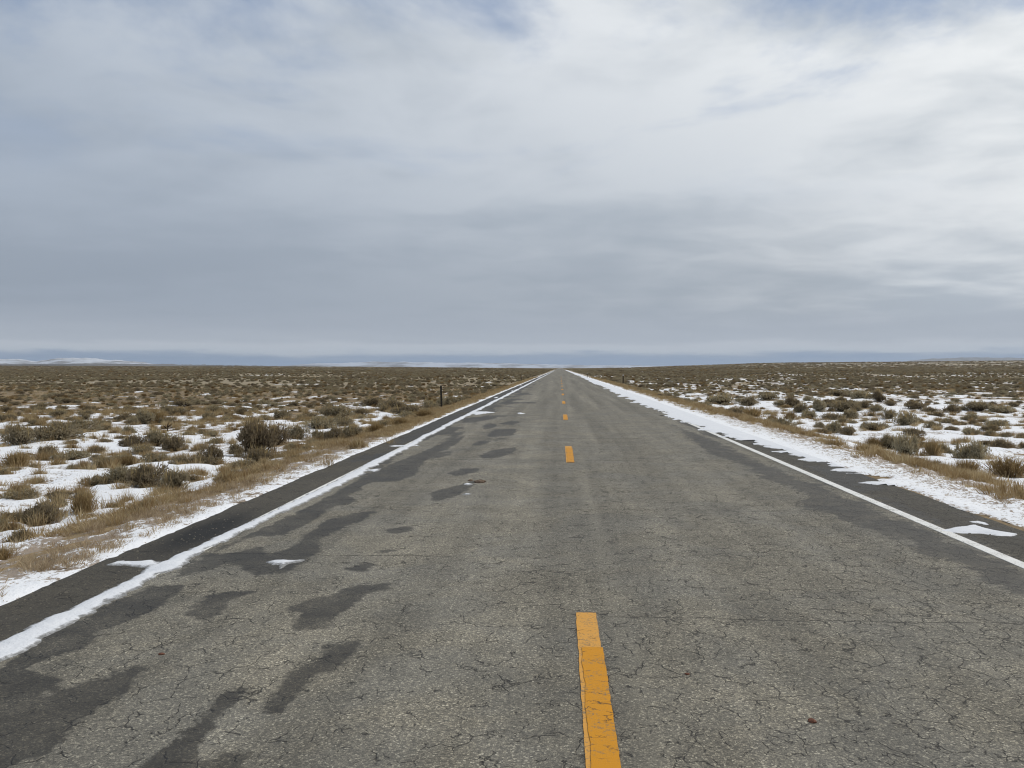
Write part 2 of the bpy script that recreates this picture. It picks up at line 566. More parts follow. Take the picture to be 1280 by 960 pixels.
M_ROAD = mat_road()
M_WHITE = mat_paint('white_road_paint', (0.74, 0.74, 0.72), (0.55, 0.54, 0.51), 0.50, False)
M_YOLD = mat_paint('faded_yellow_paint', (0.60, 0.295, 0.05), (0.57, 0.33, 0.10), 0.49)
M_YNEW = mat_paint('amber_yellow_paint', (0.56, 0.243, 0.008), (0.47, 0.225, 0.02), 0.505)
M_SNOW = mat_snow()
M_SLUSH = mat_slush()
M_GROUND = mat_ground()
M_SAGE = mat_plant('sagebrush_leaves', [(0.0, (0.160, 0.122, 0.082)), (0.35, (0.265, 0.218, 0.143)), (0.7, (0.365, 0.318, 0.212)), (1.0, (0.50, 0.445, 0.32))], 0.56)
M_TWIG = mat_plant('sagebrush_twigs', [(0.0, (0.06, 0.042, 0.030)), (1.0, (0.19, 0.145, 0.10))])
M_STALK = mat_plant('dry_seed_stalks', [(0.0, (0.24, 0.175, 0.085)), (1.0, (0.50, 0.39, 0.20))])
M_RABBIT = mat_plant('rabbitbrush_stems', [(0.0, (0.14, 0.088, 0.042)), (0.5, (0.28, 0.195, 0.095)), (1.0, (0.46, 0.355, 0.19))], 0.4)
M_GRASS = mat_plant('dry_grass_blades', [(0.0, (0.22, 0.135, 0.058)), (0.5, (0.385, 0.288, 0.155)), (1.0, (0.60, 0.50, 0.32))], 0.5)
M_PALE = mat_plant('bleached_grass_blades', [(0.0, (0.28, 0.20, 0.12)), (1.0, (0.56, 0.46, 0.32))], 0.4)
M_POST = mat_simple('dark_painted_steel', (0.018, 0.020, 0.016), (0.050, 0.042, 0.030), 30, 0.6)
M_WOOD = mat_simple('weathered_wood', (0.050, 0.036, 0.022), (0.10, 0.075, 0.048), 26, 0.9)
M_REFL = mat_simple('dull_reflector', (0.42, 0.40, 0.40), (0.6, 0.57, 0.56), 30, 0.4)
M_CLOD = mat_simple('mud_clod', (0.065, 0.045, 0.032), (0.23, 0.165, 0.12), 34, 0.95, 0.8, 0.01)
M_RUST = mat_simple('rust_brown_stone', (0.085, 0.032, 0.018), (0.17, 0.075, 0.045), 60, 0.8, 0.5)
M_STONE = mat_simple('shoulder_stone', (0.07, 0.065, 0.055), (0.24, 0.22, 0.18), 14, 0.9)
M_HILL1 = mat_hill('snowy_hill', (0.56, 0.59, 0.64), (0.20, 0.19, 0.18), 0.46, 0.60)
M_HILL3 = mat_hill('far_mountain', (0.46, 0.50, 0.57), (0.20, 0.20, 0.21), 0.46, 0.62)
M_HILL2 = mat_hill('bare_hill', (0.16, 0.15, 0.14), (0.10, 0.095, 0.085), 0.4, 0.6)

# ------------------------------------------------------------------ bushes of the photograph
# (x of the middle, y of the foot, width, height) in the photograph's pixels; kind s = sage, r = rabbitbrush
HAND = [
    (27, 556, 43, 28, 's'), (69, 553, 45, 26, 's'), (102, 540, 35, 17, 's'), (20, 585, 40, 26, 'r'), (62, 570, 24, 14, 's'), (96, 575, 42, 13, 's'), (123, 567, 22, 9, 's'), (116, 551, 12, 6, 's'), (130, 555, 17, 7, 's'),
    (169, 560, 32, 17, 's'), (195, 557, 26, 20, 's'), (220, 563, 31, 20, 's'), (175, 567, 30, 11, 's'), (161, 544, 18, 12, 's'), (165, 532, 14, 12, 's'), (180, 530, 24, 18, 's'), (199, 528, 24, 18, 'r'),
    (235, 547, 16, 8, 's'), (240, 538, 11, 5, 's'), (267, 546, 19, 8, 's'), (271, 555, 19, 8, 's'), (230, 583, 28, 14, 's'), (253, 583, 30, 14, 's'), (264, 581, 27, 27, 's'),
    (316, 571, 42, 46, 's'), (344, 556, 30, 27, 's'), (321, 579, 32, 20, 's'), (294, 568, 20, 14, 's'), (373, 549, 26, 18, 's'), (398, 551, 18, 14, 's'), (420, 552, 26, 20, 's'), (440, 549, 24, 17, 's'), (355, 524, 22, 13, 's'), (417, 524, 36, 17, 's'),
    (376, 527, 14, 9, 's'), (398, 538, 40, 17, 's'), (430, 534, 22, 13, 's'), (365, 562, 20, 9, 's'), (382, 564, 12, 7, 's'), (347, 573, 13, 6, 's'), (306, 587, 31, 12, 's'), (292, 596, 22, 9, 's'),
    (120, 607, 30, 13, 's'), (155, 606, 32, 25, 's'), (184, 608, 47, 29, 's'), (218, 615, 31, 28, 's'), (240, 602, 20, 9, 's'), (131, 583, 20, 13, 's'), (161, 581, 25, 14, 'r'), (194, 579, 37, 13, 's'),
    (25, 626, 41, 15, 's'), (54, 653, 42, 27, 's'), (73, 624, 27, 10, 's'), (104, 645, 44, 35, 'r'), (13, 654, 30, 15, 's'), (29, 681, 28, 20, 's'), (4, 700, 20, 18, 'r'), (468, 507, 26, 10, 's'), (490, 512, 30, 13, 's'), (512, 520, 30, 14, 's'), (452, 519, 20, 10, 's'), (535, 512, 22, 12, 's'),
    (470, 540, 26, 14, 'r'), (500, 533, 26, 14, 'r'), (530, 522, 28, 12, 'r'), (562, 507, 24, 12, 's'), (448, 560, 26, 12, 'r'),
    (1129, 570, 30, 27, 's'), (1165, 572, 25, 27, 'r'), (1178, 570, 21, 15, 's'), (1216, 577, 40, 25, 's'), (1262, 598, 52, 31, 'r'), (1209, 593, 40, 21, 'r'), (1141, 546, 24, 10, 's'), (1147, 551, 11, 8, 's'), (1132, 533, 22, 17, 's'), (1149, 530, 15, 7, 's'), (1165, 537, 20, 10, 's'),
    (1188, 538, 15, 7, 's'), (1201, 532, 14, 5, 's'), (1211, 545, 18, 10, 's'), (1244, 535, 34, 10, 's'), (1241, 539, 18, 8, 's'), (1237, 546, 14, 8, 's'), (1256, 548, 19, 7, 's'), (1235, 557, 19, 6, 's'), (1251, 559, 24, 10, 's'), (1279, 550, 13, 8, 's'), (1280, 561, 14, 8, 's'),
    (1172, 522, 16, 7, 's'), (1188, 527, 24, 6, 's'), (1164, 516, 19, 7, 's'), (1143, 512, 24, 10, 's'), (1190, 517, 20, 12, 's'), (1220, 515, 29, 11, 's'), (1255, 516, 32, 9, 's'),
    (987, 509, 18, 13, 's'), (1001, 516, 17, 11, 's'), (1011, 523, 18, 10, 's'), (1023, 516, 16, 17, 's'), (1010, 502, 13, 7, 's'), (1053, 514, 27, 13, 's'), (1065, 524, 22, 12, 's'), (1040, 526, 25, 9, 's'), (1053, 529, 15, 7, 's'), (1065, 531, 11, 6, 's'), (1043, 543, 19, 16, 's'),
    (1025, 537, 15, 10, 's'), (1061, 545, 18, 12, 's'), (1092, 537, 29, 9, 's'), (1111, 524, 15, 12, 's'), (1094, 527, 8, 5, 's'), (1082, 526, 7, 4, 's'), (1095, 516, 15, 10, 's'), (1082, 509, 15, 8, 's'), (1036, 506, 14, 7, 's'), (1046, 495, 22, 8, 's'), (1072, 500, 26, 11, 's'),
    (1097, 503, 15, 14, 's'), (1092, 560, 22, 17, 'r'), (1112, 561, 21, 18, 's'), (988, 526, 20, 15, 'r'), (965, 530, 17, 15, 'r'), (940, 522, 34, 14, 'r'), (905, 505, 30, 12, 's'), (935, 507, 28, 12, 's'), (960, 500, 26, 10, 's'),
]
plants = []     # x, y, w, h, kind
for (px, py, w, h, k) in HAND:
    x, y, z = to_ground(px, py)
    sc = y / F_PX
    plants.append((x, y, w * sc * 1.02, h * sc * 0.92, k, True))
# more of the same between and behind them
hx = np.array([p[0] for p in plants])
hy = np.array([p[1] for p in plants])
extra = []
POSTS = [to_ground(a, b)[:2] for a, b in ((552, 511), (651.5, 477), (779, 481), (734, 472))]
Y = rng.uniform(0, 1, 13000)
Y = np.sqrt(Y * (84 ** 2 - 8 ** 2) + 8 ** 2)
X = rng.uniform(-1.2, 1.2, 13000) * (Y + 4)
keep = (X < np.where(Y > 13, -5.1, -5.9)) | (X > np.where(Y > 13, 6.05, 7.0))
clump = fbm(X / 4.5, Y / 5.5, 3)
dens = np.interp(Y, [8, 14, 24, 34, 48, 70, 84], [0.09, 0.10, 0.16, 0.30, 0.52, 0.85, 1.0]) * (1 + 1.2 * clump)
# snow basins of the photograph stay open
dens = dens * np.where((X > 7) & (Y < 60), 0.55, 1.45)
keep &= rng.random(13000) < dens
ti, yi = X[keep], Y[keep]
acc_x, acc_y = list(hx), list(hy)
for x, y in zip(ti, yi):
    ax, ay = np.array(acc_x), np.array(acc_y)
    dmin = np.min(np.hypot(ax - x, (ay - y) * 0.7))
    inview = y < 26 and (-0.66 * y < x < 0.62 * y)
    if dmin < (0.5 if inview else 0.36):
        continue
    if any(abs(x - qx * y / qy) < 0.45 and y < qy + 1 and y > qy * 0.7 for qx, qy in POSTS):
        continue
    w = rng.uniform(0.16, 0.42) if y < 26 else 0.20 + 0.42 * rng.random() ** 1.8
    extra.append((x, y, w, w * rng.uniform(0.36, 0.52), 'r' if rng.random() < 0.16 else 's', False))
    acc_x.append(x)
    acc_y.append(y)
plants += extra
# seedlings and low scraps between the grown brush
yy_ = np.sqrt(rng.uniform(0, 1, 2600) * (46 ** 2 - 9 ** 2) + 81)
xx_ = rng.uniform(-0.75, 0.70, 2600) * yy_
kp = ((xx_ < -5.2) & (rng.random(2600) < 0.8)) | ((xx_ > 6.6) & (rng.random(2600) < 0.28))
for x, y in zip(xx_[kp], yy_[kp]):
    w = rng.uniform(0.08, 0.24)
    plants.append((x, y, w, w * rng.uniform(0.35, 0.6), 'r' if rng.random() < 0.25 else 's', False))
PX = np.array([p[0] for p in plants])
PY = np.array([p[1] for p in plants])
PW = np.array([p[2] for p in plants])

# ------------------------------------------------------------------ ground + snow on one grid
def out_cols(start, sgn):
    d, L = 0.0, []
    while d < 16000:
        L.append(start + sgn * d)
        d += 0.05 + 0.027 * d
    return L


xs = sorted(out_cols(-2.9, -1)) + list(np.arange(-2.7, 3.0, 0.25)) + out_cols(3.05, 1)
xs = np.array(xs)
ys = list(np.arange(-60, 1.0, 3.0))
y = 1.0
while y < 26000:
    ys.append(y)
    y += min(max(0.05, y * y / 2300.0), 0.05 * y)
ys = np.array(ys)
GX, GY = np.meshgrid(xs, ys)
GZ = terrain(GX, GY)
VG = np.stack([GX, GY, GZ], -1).reshape(-1, 3)
FG = grid_faces(len(ys), len(xs))
verge_l = sm(0.35, 0.8, EDGE_L - GX) * (1 - sm(1.5, 2.4, EDGE_L - GX))
verge_r = sm(0.6, 1.2, GX - EDGE_R) * (1 - sm(2.0, 3.0, GX - EDGE_R))
verge = np.maximum(verge_l, verge_r) * sm(-0.5, 0.5, fbm(GX * 1.2, GY * 0.6, 3) + 0.35)
ground = link('ground', mesh_np('ground', VG, FG, [M_GROUND], smooth=True, attrs={'verge': verge.ravel()}))
tag(ground, kind='structure')


def snow_height(x, y):
    """signed snow depth (m); snow lies where it is positive"""
    n1 = fbm(x / 2.6, y / 3.4, 4)
    n2 = fbm(x / 0.55 + 5, y / 0.8, 4)
    n3 = fbm(x / 0.16 + 2, y / 0.22, 3)
    dl, dr = EDGE_L - x, x - EDGE_R
    dist = np.hypot(x, y)
    s = np.full(x.shape, -1.0)
    # left: drifted verge, bare grassy strip, patchy brush field
    vl = np.where(dl > -0.05, 0.42 - 0.50 * sm(0.15, 0.95, dl) + 0.34 * n2 + 0.34 * n3, -1)
    vl = vl - np.interp(y, [12, 30, 60], [0.0, 0.10, 0.18]) * sm(0.1, 0.4, dl)
    fl = 0.12 + 0.62 * n1 + 0.50 * n2 + 0.34 * n3 - np.interp(dist, [0, 26, 38, 52, 70, 120, 400], [-0.13, -0.08, 0.0, 0.22, 0.46, 0.50, 0.55])
    # the two open drifts of the left field
    for cx, cy, rx, ry, a in ((-12.6, 22.5, 2.6, 3.0, 0.55), (-8.6, 25.0, 1.6, 3.6, 0.50), (-7.4, 30, 1.2, 5.0, 0.5), (-9.3, 14.5, 2.6, 2.2, 0.35), (-7.0, 11.2, 1.3, 1.0, 0.5)):
        fl = fl + a * np.exp(-((x - cx) / rx) ** 2 - ((y - cy) / ry) ** 2)
    s = np.where(dl > -0.05, vl * (1 - sm(0.9, 1.5, dl)) + (fl - 0.42 * np.exp(-((dl - 1.35) / 0.45) ** 2)) * sm(0.9, 1.5, dl), s)
    # right: broad drift beside the road, grassy rim, open snow basin
    near = np.interp(y, [0, 11, 13.5, 17, 22, 30, 60, 150, 600], [4.86, 4.84, 4.75, 4.45, 4.0, 3.75, 3.6, 3.8, 4.0])
    e = x - near - 0.06 * n3 - np.where(y > 12, 0.46, 0.10) * fbm(x / 2.2 + 11, y / 0.75, 5, 0.6)
    for P in ([(1172, 664), (1196, 658), (1215, 655), (1240, 661), (1275, 668), (1262, 671), (1225, 667), (1200, 666)], [(1205, 652), (1222, 650), (1245, 657), (1228, 656)]):
        e = np.maximum(e, sdf_poly(x, y, polys_to_road(P)) * 1.5 + 0.03 * n3 - 0.01)
    vr = np.minimum(0.75 * e / 0.22, 0.52) + 0.42 * n3 * sm(0.1, 0.6, dr) + 0.22 * n2 - 0.48 * sm(0.5, 1.35, dr)
    vr = vr - np.interp(y, [20, 40, 80], [0, 0.04, 0.25]) * sm(0.0, 0.5, dr)
    fr = 0.42 + 0.66 * n1 + 0.32 * n2 + 0.24 * n3 - np.interp(dist, [0, 46, 64, 88, 150, 400], [0, 0.02, 0.25, 0.42, 0.47, 0.53])
    k = sm(1.3, 2.3, dr)
    s = np.where(x > 3.0, vr * (1 - k) + (fr - 0.30 * np.exp(-((dr - 1.8) / 0.4) ** 2)) * k, s)
    return s


sn = snow_height(GX, GY)
# brush melts the snow round its foot
near_m = (GY > 4) & (GY < 60) & (np.abs(GX) < 50)
idx = np.argwhere(near_m)
for x0, y0, w0 in zip(PX, PY, PW):
    if y0 > 60:
        continue
    r = w0 * 0.5
    i0, i1 = np.searchsorted(ys, [y0 - 2.4 * r, y0 + 2.4 * r])
    j0, j1 = np.searchsorted(xs, [x0 - 2.4 * r, x0 + 2.4 * r])
    if i1 <= i0 or j1 <= j0:
        continue
    d2 = ((GX[i0:i1, j0:j1] - x0) ** 2 + (GY[i0:i1, j0:j1] - y0) ** 2) / (r * r)
    sn[i0:i1, j0:j1] -= 0.5 * np.exp(-d2 * 0.9)
on_road = (GX > EDGE_L + 0.03) & (GX < EDGE_R - 0.03)
base = np.where(on_road, road_level(GY), GZ)
dedge = 0.35 + 0.65 * sm(0.15, 1.0, np.maximum(EDGE_L - GX, GX - EDGE_R))
lift = np.where(on_road, np.clip(0.035 * sn, -0.010, 0.022), np.where(sn > 0, np.minimum(0.11 * sn, 0.085) * dedge + 0.004, np.maximum(0.09 * sn, -0.08)))
depth_far = 1 - sm(100, 160, GY)
ZS = base + lift
VS = np.stack([GX, GY, ZS], -1).reshape(-1, 3)
ok = ((sn > -0.35) & (GY < 700) & (GY > 0.5)).ravel()
anyf = (sn.ravel()[FG] > 0.0).any(1) & ok[FG].all(1)
# keep snow off the road bed's own mesh: left of the road it starts at the asphalt edge
cx = GX.ravel()[FG].mean(1)
anyf &= ~((cx > -3.6) & (cx < 3.1))
FS = FG[anyf]
used = np.unique(FS)
remap = np.full(len(VS), -1)
remap[used] = np.arange(len(used))
thin = (1 - np.clip(sn, 0, 0.45) / 0.45).ravel()
vz = np.maximum(sm(0.12, 0.5, EDGE_L - GX) * (1 - sm(1.6, 2.6, EDGE_L - GX)), sm(0.1, 0.7, GX - EDGE_R) * (1 - sm(1.6, 2.6, GX - EDGE_R)) * 0.9).ravel()
thin = np.where(on_road.ravel(), 1 - np.clip(sn.ravel() / 0.16, 0, 1), np.maximum(thin * 0.8, vz * 1.0 * (0.5 + 0.5 * thin)))
snow = link('snow_cover', mesh_np('snow_cover', VS[used], remap[FS], [M_SNOW, M_SLUSH], np.where((cx[anyf] > 0) & (cx[anyf] < EDGE_R), 1, 0), smooth=True, attrs={'thin': thin[used]}))
tag(snow, 'patchy thin snow lying on the verges and between the brush', 'snow', kind='stuff')

# ------------------------------------------------------------------ road
rx = np.concatenate([[EDGE_L - 0.10, EDGE_L], np.arange(EDGE_L + 0.045, EDGE_R, 0.045), [EDGE_R, EDGE_R + 0.10]])
ry = list(np.arange(-40, 1.5, 2.0))
y = 1.5
while y < 2300:
    ry.append(y)
    y += min(max(0.045, y * y / 2300.0), 0.05 * y)
ry = np.array(ry)
RX, RY = np.meshgrid(rx, ry)
wob_l = 0.045 * fbm(np.full(len(ry), 3.3), ry / 1.1, 4)
wob_r = 0.045 * fbm(np.full(len(ry), 8.3), ry / 1.1, 4)
RXd = RX.copy()
fall = np.linspace(1, 0, 9)
for q_ in range(9):
    RXd[:, q_ + (0 if q_ else 0)] += wob_l * (1.0 if q_ < 2 else fall[q_])
    RXd[:, -1 - q_] += wob_r * (1.0 if q_ < 2 else fall[q_])
RZ = terrain(np.full_like(RX, 0.4), RY) + 0.055
RZ[:, 0] -= 0.09
RZ[:, -1] -= 0.09
DAMP = [
    [(-60, 872), (-30, 850), (0, 838), (40, 805), (100, 775), (150, 750), (185, 735), (225, 733), (220, 742), (190, 762), (150, 778), (128, 790), (100, 810), (60, 820), (35, 830), (28, 840), (45, 847), (68, 850), (62, 860), (35, 878), (60, 872), (95, 860), (130, 850), (150, 838), (170, 834), (185, 835), (178, 842), (150, 866), (125, 882), (95, 903), (75, 915), (65, 930), (50, 943), (20, 950), (0, 960), (-80, 1000)],
    [(242, 752), (255, 745), (285, 740), (312, 740), (290, 750), (275, 765), (255, 773), (243, 768)],
    [(363, 762), (378, 754), (400, 748), (430, 738), (450, 732), (484, 730), (484, 736), (455, 745), (440, 755), (425, 770), (405, 783), (385, 787), (370, 786), (375, 772)],
    [(335, 890), (338, 880), (363, 855), (370, 835), (395, 825), (410, 806), (445, 804), (454, 812), (440, 824), (415, 834), (385, 848), (365, 868), (345, 892)],
    [(180, 965), (200, 942), (210, 928), (233, 903), (258, 888), (272, 870), (295, 866), (300, 873), (282, 892), (266, 914), (254, 935), (244, 965)],
    [(252, 962), (260, 950), (290, 941), (312, 936), (317, 946), (292, 965)],
    [(225, 708), (270, 688), (330, 660), (400, 628), (440, 604), (480, 584), (520, 568), (560, 552), (580, 545), (570, 556), (545, 566), (530, 577), (516, 595), (491, 602), (467, 602), (455, 607), (435, 620), (446, 624), (435, 630), (419, 632), (410, 637), (395, 649), (380, 657), (363, 664), (340, 670), (323, 669), (297, 677), (262, 694), (235, 704)],
    [(215, 722), (240, 706), (262, 694), (300, 689), (322, 685), (337, 693), (357, 688), (372, 678), (387, 668), (400, 655), (412, 650), (440, 642), (466, 640), (457, 649), (437, 656), (420, 661), (402, 673), (394, 688), (382, 701), (355, 714), (322, 718), (300, 709), (288, 703), (260, 713)],
    [(538, 619), (550, 612), (575, 607), (592, 601), (586, 612), (570, 620), (552, 625), (541, 625)],
    [(440, 709), (455, 702), (469, 705), (455, 713), (443, 714)], [(484, 662), (508, 659), (510, 664), (490, 667)], [(470, 690), (490, 684), (492, 688), (476, 692)],
    [(600, 569), (620, 562), (645, 559), (641, 567), (615, 573), (602, 573)], [(608, 546), (618, 537), (645, 536), (641, 544), (620, 546)], [(590, 556), (600, 551), (612, 552), (600, 557)],
    [(560, 592), (575, 586), (600, 585), (596, 590), (570, 595)], [(622, 530), (640, 526), (652, 527), (640, 531)],
]
DAMP_R = [
    [(840, 530), (900, 553), (960, 581), (1040, 613), (1130, 651), (1290, 716), (1330, 760), (1240, 728), (1190, 706), (1150, 692), (1110, 669), (1060, 651), (1020, 641), (1000, 630), (1012, 621), (990, 611), (950, 596), (930, 581), (890, 569), (870, 556)],
]
damp = np.full(RX.shape, -0.5)
rown = (ry > 1.0) & (ry < 60)
xx, yy = RX[rown], RY[rown]
fn = 0.05 * fbm(xx / 0.35, yy / 0.5, 4)
dd = np.full(xx.shape, -0.5)
for P in DAMP:
    dd = np.maximum(dd, sdf_poly(xx, yy, polys_to_road(P)) * 1.2)
dR = np.full(xx.shape, -0.5)
for P in DAMP_R:
    dR = np.maximum(dR, sdf_poly(xx, yy, polys_to_road(P)) * 0.5 - 0.03)
damp[rown] = np.maximum(dd, dR) + fn
# seepage along the left snow line farther on: broken streaks
strk = fbm(RX / 0.9 + 4, RY / 3.2, 4)
far_b = np.interp(RY, [9, 16, 30, 60, 120, 300], [-0.5, 0.03, 0.10, 0.08, 0.0, -0.2])
seep = 0.34 * strk + far_b - 0.20 * np.clip(RX - (LINE_L + 0.15), 0, 9) ** 0.8
seep = np.where(RX > 0.2, -0.5, seep)
damp = np.maximum(damp, np.where(RY > 9, seep, -0.5))
seepR = 0.22 * fbm(RX / 0.9 + 40, RY / 4.0, 4) + np.interp(RY, [0, 12, 40, 120], [-0.3, -0.02, -0.02, -0.15]) - 0.55 * np.clip(LINE_R - 0.1 - RX, 0, 9)
damp = np.maximum(damp, np.where(RX > 1.5, seepR, -0.5))
shoulder = np.maximum((LINE_L + 0.02) - RX, RX - (LINE_R + 0.06)) + 0.02 * fbm(RX / 0.4, RY / 0.8, 3)
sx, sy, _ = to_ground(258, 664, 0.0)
dark_spot = 1.35 * np.exp(-((RX - sx) / 0.26) ** 2 - ((RY - sy) / 1.05) ** 2) * (RX < -3.15)  # soft-edged dark spot mixed into the left shoulder's colour
dark_spot = np.clip(dark_spot, 0, 1)
VR = np.stack([RXd, RY, RZ], -1).reshape(-1, 3)
road = link('road', mesh_np('road', VR, grid_faces(len(ry), len(rx)), [M_ROAD], smooth=True, attrs={'damp': damp.ravel(), 'shoulder': shoulder.ravel(), 'dark_spot': dark_spot.ravel()}))
tag(road, kind='structure')


def road_z(y):
    return terrain(np.full(np.shape(y), 0.4), y) + 0.055


def strip(name, x0f, x1f, y0, y1, mat, lift, step=None, rough=0.004, seed=0):
    yv = [y0]
    while yv[-1] < y1:
        yv.append(min(y1, yv[-1] + (step or (0.5 if yv[-1] < 1.5 else min(max(0.06, yv[-1] ** 2 / 2300), 0.05 * yv[-1])))))
    yv = np.array(yv)
    a = x0f(yv) + rough * fbm(np.full(len(yv), 1.7 + seed), yv / 0.12, 3)
    b = x1f(yv) + rough * fbm(np.full(len(yv), 6.1 + seed), yv / 0.12, 3)
    z = road_z(yv) + lift
    V = np.concatenate([np.stack([a, yv, z], 1), np.stack([b, yv, z], 1), np.stack([a, yv, z - 0.004], 1), np.stack([b, yv, z - 0.004], 1)])
    n = len(yv)
    i = np.arange(n - 1)
    F = np.concatenate([np.stack([i, i + n, i + n + 1, i + 1], 1), np.stack([i + 2 * n, i, i + 1, i + 1 + 2 * n], 1), np.stack([i + n, i + 3 * n, i + 3 * n + 1, i + n + 1], 1)])
    me = mesh_np(name, V, F, [mat])
    return link(name, me, road)


const = lambda c: (lambda yv: np.full(len(yv), c))
strip('edge_line', const(LINE_L - 0.06), const(LINE_L + 0.06), -20, 1500, M_WHITE, 0.004)
strip('edge_line', const(LINE_R - 0.06), const(LINE_R + 0.06), -20, 1500, M_WHITE, 0.004, seed=3)
CX = 0.185
for k in range(14):
    far_e = 5.70 + 12.19 * k
    near_e = far_e - 3.1
    d = strip('centre_dash', const(CX - 0.074), const(CX + 0.064), near_e, far_e, M_YOLD, 0.004, 0.05, seed=k)
    top = far_e - (0.72 if k == 0 else 0.35)
    strip('fresh_paint_coat', lambda yv: CX - 0.074 + 0.022 + 0.004 * np.sin(yv * 9), lambda yv: CX + 0.074 + 0 * yv, near_e + 0.02, top, M_YNEW, 0.008, 0.04, rough=0.005, seed=k + 30).parent = d

# snow lying on the lanes: the ridge over the left line, fingers and small patches
lx = np.arange(-4.1, -0.2, 0.025)
ly = [1.2]
while ly[-1] < 420:
    ly.append(ly[-1] + min(max(0.03, ly[-1] ** 2 / 3000), 0.05 * ly[-1]))
ly = np.array(ly)
LX, LY = np.meshgrid(lx, ly)
cen = LINE_L + 0.05 * fbm(LY * 0 + 2.2, LY / 3.0, 2) + np.interp(LY, [4, 5, 8, 12, 20], [-0.02, 0.0, 0.0, 0.09, 0.02])
hw = np.interp(LY, [3, 4.5, 6, 7.3, 8.5, 11, 14, 20, 30, 60], [0.14, 0.125, 0.075, 0.085, 0.06, 0.09, 0.10, 0.085, 0.10, 0.12])
hw = hw * (1 + 0.35 * fbm(LY * 0 + 9.2, LY / 0.7, 3))
hw = np.maximum(hw, 0.045)
right_rag = 0.045 * np.maximum(fbm(LX / 0.5 + 3, LY / 0.22, 4), -0.3) + 0.07 * np.maximum(fbm(LX / 1.5, LY / 0.9, 4) - 0.1, 0)
q = LX - cen
dep = np.where(q < 0, hw + q, hw + right_rag - q)
FING = [[(135, 706), (150, 702), (190, 701), (200, 704), (196, 710), (170, 708)], [(333, 702.5), (345, 700.5), (358, 701), (381, 700), (372, 703), (362, 704.5), (351, 710), (346, 706)],
        [(588, 514.5), (610, 514.6), (619, 515.6), (605, 517.2), (594, 519)], [(645, 516.6), (650, 515.8), (657, 516.8), (651, 517.8)], [(580, 605.5), (585, 604), (591, 605), (586, 607)], [(579.5, 618), (583, 616.5), (588, 617.3), (583, 619.2)],
[(486, 557.3), (512, 556.5), (530, 556.8), (512, 557.6), (490, 558.6)], [(455, 588), (476, 586), (470, 590)]]
for P in FING:
    dep = np.maximum(dep, sdf_poly(LX, LY, polys_to_road(P)) * 0.8 - 0.004)
gaps = fbm(LX / 0.6 + 31, LY / 5.0, 3) * 0.5 + np.interp(LY, [18, 26, 60, 150], [-0.55, -0.22, -0.12, -0.10]) - 1.2 * np.abs(LX - (LINE_L - 0.25))
dep = np.maximum(dep, np.where(LX < LINE_L + 0.1, gaps * 0.5, -1))
dep = dep + 0.026 * fbm(LX / 0.14, LY / 0.18, 4) + 0.012 * fbm(LX / 0.035, LY / 0.05, 2)
zl = road_z(LY) + np.where(dep > 0, 0.006 + 0.016 * (1 - np.exp(-dep / 0.07)) + np.minimum(dep, 0.02) * 0.2 * fbm(LX / 0.09, LY / 0.09, 3), np.maximum(dep * 0.6, -0.06) + 0.008)
FL = grid_faces(len(ly), len(lx))
FL = FL[(dep.ravel()[FL] > -0.012).any(1) & (LX.ravel()[FL] > EDGE_L - 0.08).all(1)]
used = np.unique(FL)
remap = np.full(LX.size, -1)
remap[used] = np.arange(len(used))
VL = np.stack([LX, LY, zl], -1).reshape(-1, 3)[used]
ridge = link('snow_ridge', mesh_np('snow_ridge', VL, remap[FL], [M_SLUSH], smooth=True, attrs={'thin': (1 - np.clip(dep / 0.045, 0, 1)).ravel()[used]}))
tag(ridge, 'long ragged ridge of snow lying over the left edge line', 'snow', kind='stuff')


# ------------------------------------------------------------------ plants
def blades(P, D, L, Wd, r, bend=0.0):
    """thin two-face blades: foot P, direction D, length L, width Wd"""
    n = len(P)
    D = D / np.linalg.norm(D, axis=1, keepdims=True)
    side = np.cross(D, r.normal(size=(n, 3)))
    side /= np.linalg.norm(side, axis=1, keepdims=True) + 1e-9
    mid = P + D * (L * 0.55)[:, None]
    tip = P + D * L[:, None] + bend * np.stack([D[:, 0], D[:, 1], -0.3 * np.ones(n)], 1) * L[:, None]
    V = np.stack([P, mid + side * (Wd / 2)[:, None], tip, mid - side * (Wd / 2)[:, None]], 1).reshape(-1, 3)
    F = np.arange(n * 4).reshape(n, 4)
    return V, F


def twigs(A, B, wa, wb):
    n = len(A)
    D = B - A
    D /= np.linalg.norm(D, axis=1, keepdims=True) + 1e-9
    s1 = np.cross(D, np.array([0.31, 0.22, 0.92]))
    s1 /= np.linalg.norm(s1, axis=1, keepdims=True) + 1e-9
    s2 = np.cross(D, s1)
    V = []
    for k in range(3):
        a = 2 * math.pi * k / 3
        o = s1 * math.cos(a) + s2 * math.sin(a)
        V.append(A + o * wa)
        V.append(B + o * wb)
    V = np.stack(V, 1).reshape(-1, 3)
    i = np.arange(n)[:, None] * 6
    F = np.concatenate([i + np.array([[0, 2, 3, 1]]), i + np.array([[2, 4, 5, 3]]), i + np.array([[4, 0, 1, 5]])])
    return V, F


